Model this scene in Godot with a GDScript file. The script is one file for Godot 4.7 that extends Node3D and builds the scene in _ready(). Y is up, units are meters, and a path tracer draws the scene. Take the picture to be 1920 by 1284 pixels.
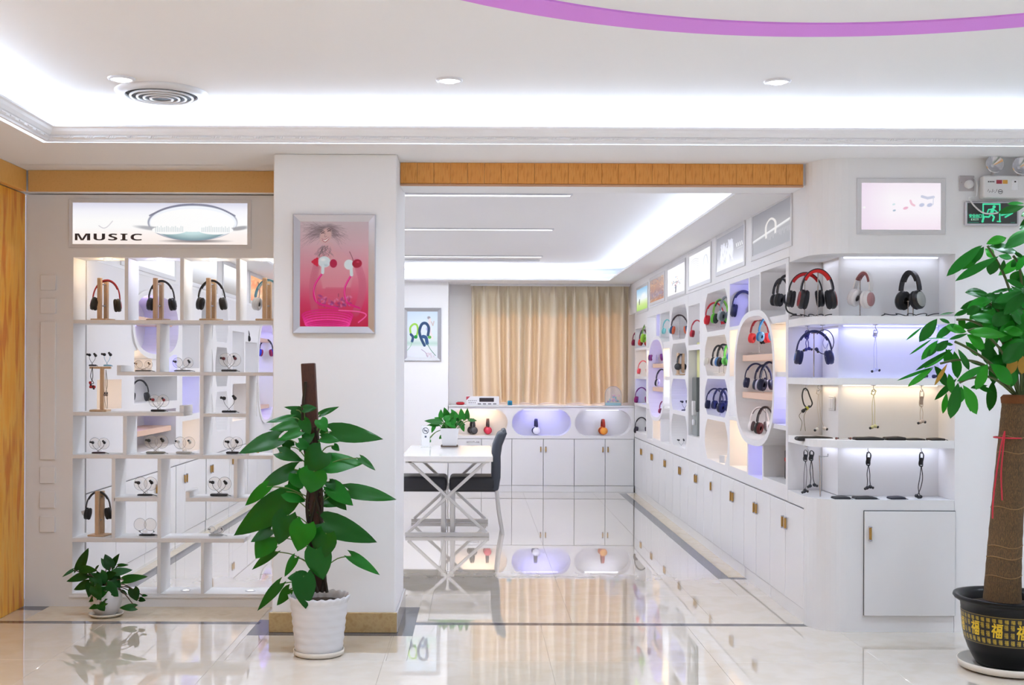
extends Node3D
# A headphone showroom: glossy stone floor, lattice shelf and pillar on the left, niche wall on the right.
const F := 2200.0      # focal length in pixels of the 1920 x 1284 frame
const CX := 895.0      # where the room's depth lines meet
const CY := 695.0
const EYE := 1.5
const ROLL := 0.004
const XR := 1.95       # face of the right-hand cabinets
const XL := -2.55       # face of the left-hand cabinets
const SOF := 2.738     # hall soffit
const BM := 2.605      # beam underside and back-room soffit
const HC := 2.95       # hall ceiling
const BC := 2.8       # back-room ceiling
var names := {}
var mats := {}
var rng := RandomNumberGenerator.new()

# ---------- surveying: a picture point carried to a known plane of the room
func P(px: float, py: float, d: float) -> Vector3:
	var x := (px - CX) * d / F
	var y := (CY - py) * d / F
	return Vector3(x - y * ROLL, EYE + y + x * ROLL, -d)
func PX(px: float, py: float, xw: float) -> Vector3:
	return P(px, py, xw * F / ((px - CX) - (CY - py) * ROLL))
func PH(px: float, py: float, h: float) -> Vector3:
	return P(px, py, (h - EYE) * F / ((CY - py) + (px - CX) * ROLL))

# ---------- scene tree
func uname(par: Node, called: String) -> String:
	var k := str(par.get_instance_id()) + called
	var n: int = names.get(k, 0)
	names[k] = n + 1
	return called if n == 0 else "%s_%03d" % [called, n]
func put(n: Node3D, called: String, par: Node = self) -> Node3D:
	n.name = uname(par, called)
	par.add_child(n, true)
	return n
func tag(o: Node, label: String, category: String, group := "") -> Node:
	o.set_meta("label", label)
	o.set_meta("category", category)
	if group != "": o.set_meta("group", group)
	return o
func thing(called: String, label: String, category: String, at: Vector3, turn := 0.0, group := "") -> Node3D:
	var o := put(Node3D.new(), called)
	o.position = at
	o.rotation.y = turn
	tag(o, label, category, group)
	return o
func mi(called: String, mesh: Mesh, m: Material, par: Node = self) -> MeshInstance3D:
	var o := MeshInstance3D.new()
	o.mesh = mesh
	if m: o.material_override = m
	put(o, called, par)
	return o
func obj(called: String, st: SurfaceTool, m: Material, par: Node = self) -> MeshInstance3D:
	st.generate_normals()
	return mi(called, st.commit(), m, par)
func struct(called: String, st: SurfaceTool, m: Material) -> MeshInstance3D:
	var o := obj(called, st, m)
	o.set_meta("kind", "structure")
	return o
func sroot(called: String) -> Node3D:
	var o := put(Node3D.new(), called)
	o.set_meta("kind", "structure")
	return o

# ---------- materials
func M(key: String, c: Color, rough := 0.5, metal := 0.0, spec := 0.5) -> StandardMaterial3D:
	if mats.has(key): return mats[key]
	var m := StandardMaterial3D.new()
	m.albedo_color = c
	m.roughness = rough
	m.metallic = metal
	m.metallic_specular = spec
	m.resource_name = key
	mats[key] = m
	return m
func H(hex: String, rough := 0.45, metal := 0.0) -> StandardMaterial3D:
	return M("paint_%s_%d_%d" % [hex, int(rough * 100), int(metal * 100)], Color.html(hex), rough, metal)
func glow(key: String, c: Color, e: float) -> StandardMaterial3D:
	if mats.has(key): return mats[key]
	var m := M(key, Color(0.9, 0.9, 0.9), 0.4)
	m.emission_enabled = true
	m.emission = c
	m.emission_energy_multiplier = e
	return m
func clear(key: String, c: Color) -> StandardMaterial3D:
	var m := M(key, c, 0.05)
	m.transparency = BaseMaterial3D.TRANSPARENCY_ALPHA
	return m
func ntex(freq: float, ramp: Array, seed_: int, kind := FastNoiseLite.TYPE_SIMPLEX_SMOOTH, oct := 4) -> NoiseTexture2D:
	var n := FastNoiseLite.new()
	n.seed = seed_
	n.noise_type = kind
	n.frequency = freq
	n.fractal_octaves = oct
	var t := NoiseTexture2D.new()
	t.width = 512
	t.height = 512
	t.seamless = true
	t.noise = n
	var g := Gradient.new()
	var off := PackedFloat32Array()
	var cs := PackedColorArray()
	for k in ramp.size():
		off.append(float(k) / maxf(1.0, ramp.size() - 1))
		cs.append(ramp[k])
	g.offsets = off
	g.colors = cs
	t.color_ramp = g
	return t
func noisy(key: String, tex: Texture2D, scale: Vector3, rough := 0.5, spec := 0.5, world := true) -> StandardMaterial3D:
	var m := M(key, Color.WHITE, rough, 0.0, spec)
	m.albedo_texture = tex
	m.uv1_triplanar = true
	m.uv1_world_triplanar = world
	m.uv1_scale = scale
	return m
func printed(key: String, img: Image, e := 0.0, rough := 0.3) -> StandardMaterial3D:
	var m := M(key, Color.WHITE, rough)
	var t := ImageTexture.create_from_image(img)
	if e > 0.0:
		m.albedo_color = Color(0.25, 0.25, 0.25)
		m.emission_enabled = true
		m.emission = Color.WHITE
		m.emission_operator = BaseMaterial3D.EMISSION_OP_MULTIPLY
		m.emission_texture = t
		m.emission_energy_multiplier = e
	else:
		m.albedo_texture = t
	m.texture_repeat = false
	return m

# ---------- shapes
func S() -> SurfaceTool:
	var st := SurfaceTool.new()
	st.begin(Mesh.PRIMITIVE_TRIANGLES)
	return st
func tri(st: SurfaceTool, a: Vector3, b: Vector3, c: Vector3, out: Vector3) -> void:
	if (b - a).cross(c - a).dot(out) > 0.0:
		st.add_vertex(a); st.add_vertex(c); st.add_vertex(b)
	else:
		st.add_vertex(a); st.add_vertex(b); st.add_vertex(c)
func q(st: SurfaceTool, a: Vector3, b: Vector3, c: Vector3, d: Vector3, out: Vector3) -> void:
	tri(st, a, b, c, out)
	tri(st, a, c, d, out)
func quv(st: SurfaceTool, a: Vector3, b: Vector3, c: Vector3, d: Vector3) -> void:  # top-left, top-right, bottom-right, bottom-left seen from the front
	st.set_smooth_group(-1)
	var v := [a, b, c, d]
	var t := [Vector2(0, 0), Vector2(1, 0), Vector2(1, 1), Vector2(0, 1)]
	for k in [0, 1, 2, 0, 2, 3]:
		st.set_uv(t[k])
		st.add_vertex(v[k])
func box(st: SurfaceTool, c: Vector3, s: Vector3, ch := 0.0, B := Basis()) -> void:
	st.set_smooth_group(-1)
	var h := (s * 0.5).abs()
	ch = minf(ch, minf(h.x, minf(h.y, h.z)) * 0.6)
	var sg := [-1.0, 1.0]
	var vert := func(e: Vector3, ax: int) -> Vector3:
		var p := Vector3(e.x * (h.x - (0.0 if ax == 0 else ch)), e.y * (h.y - (0.0 if ax == 1 else ch)), e.z * (h.z - (0.0 if ax == 2 else ch)))
		return c + B * p
	for ax in 3:
		var u := (ax + 1) % 3
		var w := (ax + 2) % 3
		for s0 in sg:
			var vs := []
			for cc in [[-1, -1], [1, -1], [1, 1], [-1, 1]]:
				var e := Vector3.ZERO
				e[ax] = s0; e[u] = cc[0]; e[w] = cc[1]
				vs.append(vert.call(e, ax))
			var o := Vector3.ZERO
			o[ax] = s0
			q(st, vs[0], vs[1], vs[2], vs[3], B * o)
		if ch > 0.0:
			for su in sg:
				for sw in sg:
					var e0 := Vector3.ZERO
					e0[ax] = -1; e0[u] = su; e0[w] = sw
					var e1 := e0
					e1[ax] = 1
					var o := Vector3.ZERO
					o[u] = su; o[w] = sw
					q(st, vert.call(e0, u), vert.call(e1, u), vert.call(e1, w), vert.call(e0, w), B * o)
	if ch > 0.0:
		for sx in sg:
			for sy in sg:
				for sz in sg:
					var e := Vector3(sx, sy, sz)
					tri(st, vert.call(e, 0), vert.call(e, 1), vert.call(e, 2), B * e)
func bmm(st: SurfaceTool, x0: float, x1: float, y0: float, y1: float, d0: float, d1: float, ch := 0.0) -> void:
	box(st, Vector3((x0 + x1) / 2, (y0 + y1) / 2, -(d0 + d1) / 2), Vector3(absf(x1 - x0), absf(y1 - y0), absf(d1 - d0)), ch)
func rbox(st: SurfaceTool, c: Vector3, s: Vector3, r: float, f = null, B := Basis()) -> void:   # rounded box, bent by f
	st.set_smooth_group(0)
	var h := s * 0.5
	var lists := []
	for a in 3:
		var l := []
		for k in 4: l.append(-h[a] + r * k / 3.0)
		for k in range(1, 5): l.append(lerpf(-h[a] + r, h[a] - r, k / 5.0))
		for k in 4: l.append(h[a] - r + r * k / 3.0)
		lists.append(l)
	var ih := h - Vector3(r, r, r)
	var at := func(p: Vector3) -> Vector3:
		var i := p.clamp(-ih, ih)
		var e := p - i
		var o: Vector3 = i + (e.normalized() * r if e.length() > 1e-7 else Vector3.ZERO)
		if f != null: o = f.call(o)
		return c + B * o
	for ax in 3:
		var u := (ax + 1) % 3
		var w := (ax + 2) % 3
		for s0 in [-1.0, 1.0]:
			var nn: int = lists[u].size()
			for i in nn - 1:
				for j in nn - 1:
					var vs := []
					for cc in [[i, j], [i + 1, j], [i + 1, j + 1], [i, j + 1]]:
						var e := Vector3.ZERO
						e[ax] = s0 * h[ax]; e[u] = lists[u][cc[0]]; e[w] = lists[w][cc[1]]
						vs.append(at.call(e))
					if s0 > 0: vs.reverse()
					st.add_vertex(vs[0]); st.add_vertex(vs[1]); st.add_vertex(vs[2])
					st.add_vertex(vs[0]); st.add_vertex(vs[2]); st.add_vertex(vs[3])
func tube(st: SurfaceTool, pts: Array, r, n := 6, closed := false) -> void:
	st.set_smooth_group(0)
	var rings := []
	var m := pts.size()
	var nrm := Vector3.ZERO
	for i in m:
		var t: Vector3
		if closed: t = pts[(i + 1) % m] - pts[(i + m - 1) % m]
		else: t = pts[mini(i + 1, m - 1)] - pts[maxi(i - 1, 0)]
		t = t.normalized()
		if nrm == Vector3.ZERO:
			nrm = t.cross(Vector3.UP if absf(t.y) < 0.9 else Vector3.RIGHT).normalized()
		nrm = (nrm - t * nrm.dot(t)).normalized()
		var b := t.cross(nrm)
		var rad: float = r[i] if r is Array else r
		var ring := []
		for k in n:
			var a := TAU * k / n
			ring.append(pts[i] + (nrm * cos(a) + b * sin(a)) * rad)
		rings.append(ring)
	for i in (m if closed else m - 1):
		var A = rings[i]
		var Bq = rings[(i + 1) % m]
		var mid: Vector3 = (pts[i] + pts[(i + 1) % m]) * 0.5
		for k in n:
			var k2 := (k + 1) % n
			q(st, A[k], A[k2], Bq[k2], Bq[k], (A[k] + Bq[k2]) * 0.5 - mid)
	if not closed:
		st.set_smooth_group(-1)
		for e in [[rings[0], pts[0], pts[1]], [rings[m - 1], pts[m - 1], pts[m - 2]]]:
			for k in range(1, n - 1): tri(st, e[0][0], e[0][k], e[0][k + 1], e[1] - e[2])
func spl(pts: Array, n := 6) -> Array:   # smooth curve through points
	var out := []
	var m := pts.size()
	for i in m - 1:
		var a: Vector3 = pts[maxi(i - 1, 0)]
		var b: Vector3 = pts[i]
		var c: Vector3 = pts[i + 1]
		var d: Vector3 = pts[mini(i + 2, m - 1)]
		for k in n: out.append(b.cubic_interpolate(c, a, d, float(k) / n))
	out.append(pts[m - 1])
	return out
func lathe(st: SurfaceTool, prof: Array, n := 24, c := Vector3.ZERO, B := Basis(), flat := false, wave = null) -> void:   # profile of Vector2(radius, height), going up on the outside
	st.set_smooth_group(-1 if flat else 0)
	var at := func(j: int, k: int) -> Vector3:
		var a := TAU * k / n
		var p: Vector2 = prof[j]
		if wave != null: p = wave.call(p, a, j)
		return c + B * Vector3(cos(a) * p.x, p.y, -sin(a) * p.x)
	var m := prof.size()
	for j in m - 1:
		for k in n:
			var a: Vector3 = at.call(j, k)
			var b: Vector3 = at.call(j, (k + 1) % n)
			var e: Vector3 = at.call(j + 1, (k + 1) % n)
			var d: Vector3 = at.call(j + 1, k)
			var ua := float(k) / n
			var ub := float(k + 1) / n
			var va := 1.0 - float(j) / (m - 1)
			var vb := 1.0 - float(j + 1) / (m - 1)
			for w in [[a, ua, va], [d, ua, vb], [e, ub, vb], [a, ua, va], [e, ub, vb], [b, ub, va]]:
				st.set_uv(Vector2(w[1], w[2]))
				st.add_vertex(w[0])
func prism(st: SurfaceTool, poly: PackedVector2Array, at: Callable, t0: float, t1: float) -> void:
	st.set_smooth_group(-1)
	var ids := Geometry2D.triangulate_polygon(poly)
	var c := Vector2.ZERO
	for p in poly: c += p / poly.size()
	var ax: Vector3 = at.call(c, t1) - at.call(c, t0)
	for k in range(0, ids.size(), 3):
		tri(st, at.call(poly[ids[k]], t1), at.call(poly[ids[k + 1]], t1), at.call(poly[ids[k + 2]], t1), ax)
		tri(st, at.call(poly[ids[k]], t0), at.call(poly[ids[k + 1]], t0), at.call(poly[ids[k + 2]], t0), -ax)
	var cw := Geometry2D.is_polygon_clockwise(poly)
	for k in poly.size():
		var a := poly[k]
		var b := poly[(k + 1) % poly.size()]
		var n2 := Vector2(b.y - a.y, a.x - b.x) * (-1.0 if cw else 1.0)
		q(st, at.call(a, t0), at.call(b, t0), at.call(b, t1), at.call(a, t1), at.call(a + n2, t0) - at.call(a, t0))
func plan(p: Vector2, t: float) -> Vector3: return Vector3(p.x, t, -p.y)       # (X, depth) drawn at height t
func side(p: Vector2, t: float) -> Vector3: return Vector3(t, p.y, -p.x)       # (depth, height) drawn at X = t
func front(p: Vector2, t: float) -> Vector3: return Vector3(p.x, p.y, -t)      # (X, height) drawn at depth t
func omni(par: Node, at: Vector3, c: Color, e: float, size := 0.05, called := "lamp_light") -> void:
	var l := OmniLight3D.new()
	l.light_color = c
	l.light_energy = e
	l.light_size = size
	l.omni_range = 25.0
	l.omni_attenuation = 2.0
	l.shadow_enabled = true
	put(l, called, par)
	l.position = at
func spot(par: Node, at: Vector3, c: Color, e: float, ang: float, size := 0.05) -> void:   # shines straight down
	var l := SpotLight3D.new()
	l.light_color = c
	l.light_energy = e
	l.light_size = size
	l.spot_angle = ang
	l.spot_range = 25.0
	l.spot_attenuation = 2.0
	l.shadow_enabled = true
	put(l, "spot_light", par)
	l.position = at
	l.rotation_degrees = Vector3(-90, 0, 0)
func area(par: Node, at: Vector3, size: Vector2, rot: Vector3, c: Color, e: float) -> void:
	var l := AreaLight3D.new()
	l.area_size = size
	l.light_color = c
	l.light_energy = e
	l.area_range = 25.0
	l.shadow_enabled = true
	put(l, "strip_light", par)
	l.position = at
	l.rotation_degrees = rot

# ---------- drawing on images (flat print)
func grad(w: int, h: int, cs: Array) -> Image:
	var im := Image.create(w, h, false, Image.FORMAT_RGBA8)
	for y in h:
		var t := float(y) / (h - 1) * (cs.size() - 1)
		var i := mini(int(t), cs.size() - 2)
		im.fill_rect(Rect2i(0, y, w, 1), cs[i].lerp(cs[i + 1], t - i))
	return im
func dab(im: Image, x: int, y: int, c: Color, a: float) -> void:
	if x >= 0 and y >= 0 and x < im.get_width() and y < im.get_height():
		var o := im.get_pixel(x, y).lerp(c, a)
		o.a = 1.0
		im.set_pixel(x, y, o)
func oval(im: Image, cx: float, cy: float, rx: float, ry: float, c: Color, a := 1.0, soft := 0.1, rot := 0.0) -> void:
	var R := maxf(rx, ry)
	for y in range(int(cy - R), int(cy + R) + 1):
		for x in range(int(cx - R), int(cx + R) + 1):
			var p := Vector2(x - cx, y - cy).rotated(-rot)
			var e := Vector2(p.x / rx, p.y / ry).length()
			if e < 1.0: dab(im, x, y, c, a * clampf((1.0 - e) / maxf(soft, 0.001), 0.0, 1.0))
func line(im: Image, pts: Array, r: float, c: Color, a := 1.0) -> void:   # round pen through points, thinning nothing
	for i in pts.size() - 1:
		var p: Vector2 = pts[i]
		var e: Vector2 = pts[i + 1]
		var lo := p.min(e) - Vector2(r + 1, r + 1)
		var hi := p.max(e) + Vector2(r + 1, r + 1)
		for y in range(int(lo.y), int(hi.y) + 1):
			for x in range(int(lo.x), int(hi.x) + 1):
				var g := Geometry2D.get_closest_point_to_segment(Vector2(x, y), p, e)
				var d := g.distance_to(Vector2(x, y))
				if d < r + 0.5: dab(im, x, y, c, a * clampf(r + 0.5 - d, 0.0, 1.0))
func crv(pts: Array, n := 8) -> Array:
	var out := []
	var m := pts.size()
	for i in m - 1:
		for k in n: out.append(pts[i].cubic_interpolate(pts[i + 1], pts[maxi(i - 1, 0)], pts[mini(i + 2, m - 1)], float(k) / n))
	out.append(pts[m - 1])
	return out
func V(x: float, y: float) -> Vector2: return Vector2(x, y)

func _ready() -> void:
	rng.seed = 7
	# ---- camera: level lens, shifted a little, rolled a quarter degree
	var cam := Camera3D.new()
	cam.name = "camera"
	cam.projection = Camera3D.PROJECTION_FRUSTUM
	cam.near = 0.05
	cam.far = 100.0
	cam.frustum_offset = Vector2((960.0 - CX) / F * 0.05, (CY - 642.0) / F * 0.05)
	cam.size = 2.0 * 0.05 * 642.0 / F
	cam.position = Vector3(0, EYE, 0)
	cam.rotation.z = ROLL
	add_child(cam)
	cam.current = true
	# ---- daylight beyond the curtained window
	var we := WorldEnvironment.new()
	we.name = "environment"
	var en := Environment.new()
	en.background_mode = Environment.BG_SKY
	var sky := Sky.new()
	var sm := ProceduralSkyMaterial.new()
	sm.sky_top_color = Color(0.45, 0.62, 0.9)
	sm.sky_horizon_color = Color(0.85, 0.88, 0.92)
	sm.ground_horizon_color = Color(0.8, 0.8, 0.78)
	sm.ground_bottom_color = Color(0.45, 0.43, 0.4)
	sm.sky_energy_multiplier = 1.6
	sm.ground_energy_multiplier = 1.6
	sky.sky_material = sm
	en.sky = sky
	en.tonemap_mode = Environment.TONE_MAPPER_LINEAR
	en.tonemap_exposure = EXPO
	en.sdfgi_enabled = true
	en.ssao_enabled = true
	en.ssil_enabled = true
	we.environment = en
	add_child(we)
	var sun := DirectionalLight3D.new()
	sun.name = "sun"
	sun.light_color = Color(1.0, 0.84, 0.7)
	sun.light_energy = 1.9
	sun.light_angular_distance = 2.0
	sun.shadow_enabled = true
	add_child(sun)
	sun.rotation_degrees = Vector3(-24, 168, 0)   # low sun behind the building, into the back window
	lighting()
	room()
	floor_pieces()
	lattice_shelf()
	right_wall()
	left_wall()
	corner_unit()
	back_counter()
	pictures()
	wall_fittings()
	ceiling_fittings()
	furniture()
	headphones_right()
	lattice_goods()
	corner_goods()
	counter_goods()
	plants()

const EXPO := 1.35
const COVE := 5.6
const BCOVE := 2.5
const TUBE := 2.15
const DOWN := 1.5

func lighting() -> void:
	# cove strips of the hall (behind the cornice) and of the back room, lying in their troughs and shining up
	var w := Color(0.865, 0.927, 1.0)
	var strip := glow("cove_led", w, 3.0)
	var t := thing("cove_light", "white light strip hidden in the hall cove above the showroom front", "light strip", Vector3(1.42, 2.79, -6.76), 0.0, "")
	var st := S()
	box(st, Vector3.ZERO, Vector3(7.5, 0.012, 0.22), 0.003)
	obj("strip", st, strip, t)
	area(t, Vector3(0, 0.012, 0), Vector2(7.4, 0.2), Vector3(90, 0, 0), w, COVE)
	t = thing("cove_light", "white light strip hidden in the hall cove above the wood wall", "light strip", Vector3(-2.66, 2.79, -2.5))
	st = S()
	box(st, Vector3.ZERO, Vector3(0.22, 0.012, 8.4), 0.003)
	obj("strip", st, strip, t)
	area(t, Vector3(0, 0.012, 0), Vector2(0.2, 8.3), Vector3(90, 0, 0), w, COVE)
	t = thing("cove_light", "white light strip in the back room cove above the curtain", "light strip", Vector3(-0.3, 2.69, -14.55))
	st = S()
	box(st, Vector3.ZERO, Vector3(4.0, 0.01, 0.14), 0.003)
	obj("strip", st, strip, t)
	area(t, Vector3(0, 0.012, 0), Vector2(3.9, 0.13), Vector3(90, 0, 0), w, BCOVE * 0.7)
	t = thing("cove_light", "white light strip in the back room cove along the niche wall", "light strip", Vector3(1.8, 2.68, -10.9))
	st = S()
	box(st, Vector3.ZERO, Vector3(0.14, 0.01, 7.0), 0.003)
	obj("strip", st, strip, t)
	area(t, Vector3(0, 0.012, 0), Vector2(0.13, 6.9), Vector3(90, 0, 0), w, BCOVE)
	t = thing("cove_light", "white light strip in the back room cove along the left cabinets", "light strip", Vector3(-2.35, 2.68, -10.9))
	st = S()
	box(st, Vector3.ZERO, Vector3(0.14, 0.01, 7.0), 0.003)
	obj("strip", st, strip, t)
	area(t, Vector3(0, 0.012, 0), Vector2(0.13, 6.9), Vector3(90, 0, 0), w, BCOVE)
	# linear ceiling lamps of the back room: two in view, one nearer the door
	var lab := {8.65: "linear white ceiling lamp nearest the doorway beam", 10.75: "longer bright linear lamp across the back room ceiling", 13.3: "thin linear lamp nearer the curtain, above the dark air slot"}
	for d in [8.65, 10.75, 13.3]:
		t = thing("linear_lamp", lab[d], "ceiling lamp", Vector3(-0.29, BC, -d), 0.0, "linear lamps in the back room ceiling")
		var hw := 0.97 if d < 11.0 else 1.01
		st = S()
		for s in [-1, 1]:
			box(st, Vector3(0, -0.006, s * 0.045), Vector3(2 * hw + 0.03, 0.012, 0.012), 0.003)
			box(st, Vector3(s * (hw + 0.008), -0.006, 0), Vector3(0.014, 0.012, 0.08), 0.003)
		obj("frame", st, M("lamp_trim", Color(0.86, 0.86, 0.88), 0.4), t)
		st = S()
		box(st, Vector3(0, -0.004, 0), Vector3(2 * hw, 0.006, 0.078), 0.002)
		obj("diffuser", st, glow("tube_glow", Color(1, 1, 1), 1.6), t)
		area(t, Vector3(0, -0.02, 0), Vector2(2 * hw, 0.07), Vector3(-90, 0, 0), Color(0.96, 0.98, 1.0), TUBE)
	# recessed downlights of the hall, a grid that goes on behind the camera
	for row in [5.85, 4.1, 2.35, 0.6, -1.1]:
		var k := 0
		for x in [-1.78, -0.145, 1.49, 3.1, 4.5]:
			var where = ["above the round air vent", "in the middle over the pillar poster", "on the right below the purple band", "beyond the right edge", "by the far right wall"][k]
			var l := thing("downlight", "small round recessed downlight %s" % where if row > 5 else "small round recessed downlight of the %s row behind the viewer, %s" % [["nearest", "second", "third", "last"][[4.1, 2.35, 0.6, -1.1].find(row)], ["by the wood wall", "left of the middle", "right of the middle", "under the purple circle", "by the right wall"][k]], "downlight", Vector3(x, HC, -row), 0.0, "hall downlights")
			st = S()
			lathe(st, [V(0.068, 0.0), V(0.066, -0.006), V(0.055, -0.01), V(0.05, -0.004), V(0.05, 0.0)], 28)
			obj("ring", st, M("lamp_trim", Color(0.86, 0.86, 0.88), 0.4), l)
			st = S()
			lathe(st, [V(0.05, -0.003), V(0.03, -0.014), V(0.001, -0.017)], 24)
			obj("lens", st, glow("downlight_lens", Color(0.97, 0.98, 1.0), 2.6), l)
			spot(l, Vector3(0, -0.03, 0), Color(0.865, 0.924, 1.0), DOWN * (1.7 if k == 0 and row < 5.0 else 1.0), 62.0, 0.045)
			k += 1

func room() -> void:
	var white := M("white_paint", Color(0.945, 0.945, 0.95), 0.75, 0.0, 0.3)
	var ceil := M("ceiling_paint", Color(0.93, 0.93, 0.935), 0.9, 0.0, 0.2)
	var st := S()
	# hall ceiling, back-room ceiling, soffits and the trough walls
	bmm(st, -3.0, 5.4, HC, HC + 0.1, -2.2, 7.1)
	bmm(st, -3.0, 5.4, BM + 0.16, HC + 0.1, 7.1, 7.3)
	bmm(st, -2.85, 2.3, BC, BC + 0.1, 7.71, 15.2)
	bmm(st, -0.6, 2.3, BC, BC + 0.1, 7.3, 7.71)
	struct("ceiling", st, ceil)
	st = S()
	bmm(st, -2.85, 5.3, SOF, SOF + 0.022, 6.42, 7.11)
	bmm(st, -2.85, -2.38, SOF, SOF + 0.022, -2.1, 6.42)
	var so := struct("ceiling_soffit", st, white)
	so.name = "ceiling_soffit"
	st = S()
	bmm(st, 1.6, 2.3, BM, BM + 0.02, 7.29, 15.1)
	bmm(st, -2.85, -2.15, BM, BM + 0.02, 7.71, 15.1)
	bmm(st, -2.15, 1.6, BM, BM + 0.02, 14.3, 15.1)
	struct("ceiling_soffit", st, white)
	# cove cornices: a moulded lip round each cove
	var prof := PackedVector2Array([V(0, 0), V(0.0, 0.012), V(-0.012, 0.016), V(-0.012, 0.03), V(-0.02, 0.034), V(-0.034, 0.05), V(-0.04, 0.064), V(-0.052, 0.07), V(-0.052, 0.08), V(0.012, 0.08), V(0.012, 0.0)])
	var corn := M("cornice_white", Color(0.95, 0.95, 0.96), 0.6)
	st = S()
	var run := func(a: Vector3, b: Vector3, out: Vector3, p: PackedVector2Array, mit: Array) -> void:
		# mit: how far each end runs on per unit of the profile's reach, so corners mitre
		var dir := (b - a).normalized()
		var at := func(v: Vector2, t: float) -> Vector3:
			var base: Vector3 = a if t < 0.5 else b
			return base + out * -v.x + Vector3.UP * v.y + dir * (v.x * (mit[0] if t < 0.5 else mit[1]))
		prism(st, p, at, 0.0, 1.0)
	run.call(Vector3(-2.34, SOF, -6.38), Vector3(5.3, SOF, -6.38), Vector3(0, 0, 1), prof, [-1.0, 0.0])
	run.call(Vector3(-2.34, SOF, 2.0), Vector3(-2.34, SOF, -6.38), Vector3(1, 0, 0), prof, [0.0, 1.0])
	var tr := struct("trim_1", st, corn)
	st = S()
	for k in 66:
		var x := -2.28 + k * 0.1145
		box(st, Vector3(x, SOF + 0.022, -6.366), Vector3(0.062, 0.009, 0.01), 0.003)
		for j in 3: box(st, Vector3(x + 0.045 + j * 0.012, SOF + 0.022, -6.366), Vector3(0.006, 0.014, 0.01), 0.002, Basis(Vector3.BACK, -0.5))
	for k in 40:
		var d := 6.32 - k * 0.1145
		box(st, Vector3(-2.326, SOF + 0.022, -d), Vector3(0.01, 0.009, 0.062), 0.003)
	var orn := obj("cornice_ornament", st, corn, tr)
	orn.set_meta("kind", "stuff")
	st = S()
	var p2 := PackedVector2Array([V(0, 0), V(0, 0.015), V(-0.015, 0.022), V(-0.025, 0.04), V(-0.03, 0.06), V(0.012, 0.06), V(0.012, 0)])
	run.call(Vector3(-2.15, BM, -14.3), Vector3(1.6, BM, -14.3), Vector3(0, 0, 1), p2, [-1.0, 1.0])
	run.call(Vector3(1.6, BM, -14.3), Vector3(1.6, BM, -7.29), Vector3(-1, 0, 0), p2, [-1.0, 0.0])
	run.call(Vector3(-2.15, BM, -7.71), Vector3(-2.15, BM, -14.3), Vector3(1, 0, 0), p2, [0.0, 1.0])
	struct("trim_2", st, corn)
	# walls
	st = S()
	bmm(st, -3.05, -2.9, 0, HC, -2.2, 7.45)
	bmm(st, -2.95, -2.85, SOF + 0.02, HC, -2.1, 7.1)
	bmm(st, -3.05, -2.86, 0, 2.9, 7.66, 15.25)
	struct("wall_left", st, white)
	st = S()
	bmm(st, 5.3, 5.45, 0, HC, -2.2, 7.4)
	bmm(st, 2.25, 2.4, 0, 2.9, 7.34, 15.25)
	struct("wall_right", st, white)
	st = S()
	bmm(st, XR, 2.25, 2.222, BM, 7.345, 15.1)
	struct("wall_right", st, white)
	st = S()
	bmm(st, -3.05, 5.45, 0, HC, -2.35, -2.2)
	struct("wall_front", st, white)
	# right-hand end block: rounded corner column over the open shelves, plain wall right of them
	st = S()
	var r := 0.19
	var rc := PackedVector2Array()
	for k in 9:
		var a := PI + PI / 2 * k / 8.0
		rc.append(V(XR + r + cos(a) * r, 6.78 + r + sin(a) * r))
	var cc := rc.duplicate()
	cc.append_array(PackedVector2Array([V(5.3, 6.78), V(5.3, 7.34), V(XR, 7.34)]))
	prism(st, cc, plan, 2.187, SOF)
	struct("wall_end", st, white)
	st = S()
	bmm(st, 2.76, 5.3, 0, 2.187, 6.78, 7.34)
	struct("wall_end", st, white)
	st = S()
	bmm(st, 2.26, 2.76, 0.0, 2.187, 7.02, 7.34)
	bmm(st, 2.16, 2.26, 0.764, 2.187, 7.02, 7.34)
	struct("wall_end", st, white)
	# pillar with its stone foot
	st = S()
	box(st, Vector3(-0.818, SOF / 2, -7.095), Vector3(0.706, SOF, 0.75), 0.006)
	struct("wall_pillar", st, white)
	st = S()
	var tan := noisy("tan_stone", ntex(0.03, [Color("b09264"), Color("bca272"), Color("a98a5a")], 5), Vector3(1.3, 1.3, 1.3), 0.25)
	bmm(st, -1.186, -0.455, 0, 0.115, 6.705, 6.72, 0.003)
	struct("baseboard_pillar", st, tan)
	st = S()
	bmm(st, -0.465, -0.45, 0, 0.115, 6.722, 7.46, 0.003)
	bmm(st, -1.186, -1.171, 0, 0.115, 6.722, 7.4, 0.003)
	struct("baseboard_pillar", st, M("pale_stone", Color(0.78, 0.77, 0.77), 0.12))
	# header over the doorway and over the lattice, faced with wood
	st = S()
	bmm(st, -0.465, XR, BM + 0.004, SOF, 7.0, 7.3)
	bmm(st, -2.9, -1.171, BM + 0.004, SOF, 7.32, 7.7)
	bmm(st, -2.9, -1.171, SOF, 2.8, 7.1, 7.7)
	struct("wall_header", st, white)
	var w1 := noisy("oak_streaks", ntex(0.02, [Color("cc8030"), Color("e29a46"), Color("e8a452"), Color("be7224")], 11), Vector3(9.0, 0.7, 9.0), 0.45)
	var w2 := noisy("tan_laminate", ntex(0.03, [Color("dcac68"), Color("e0b26e"), Color("d8a862")], 12), Vector3(3, 3, 3), 0.5)
	var w3 := noisy("golden_oak", ntex(0.011, [Color("ea9610"), Color("f8ac24"), Color("f8bc48"), Color("e08006"), Color("f6ac28")], 13), Vector3(1.6, 0.22, 1.6), 0.35)
	var beam := sroot("trim_3")
	var n := 24
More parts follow.
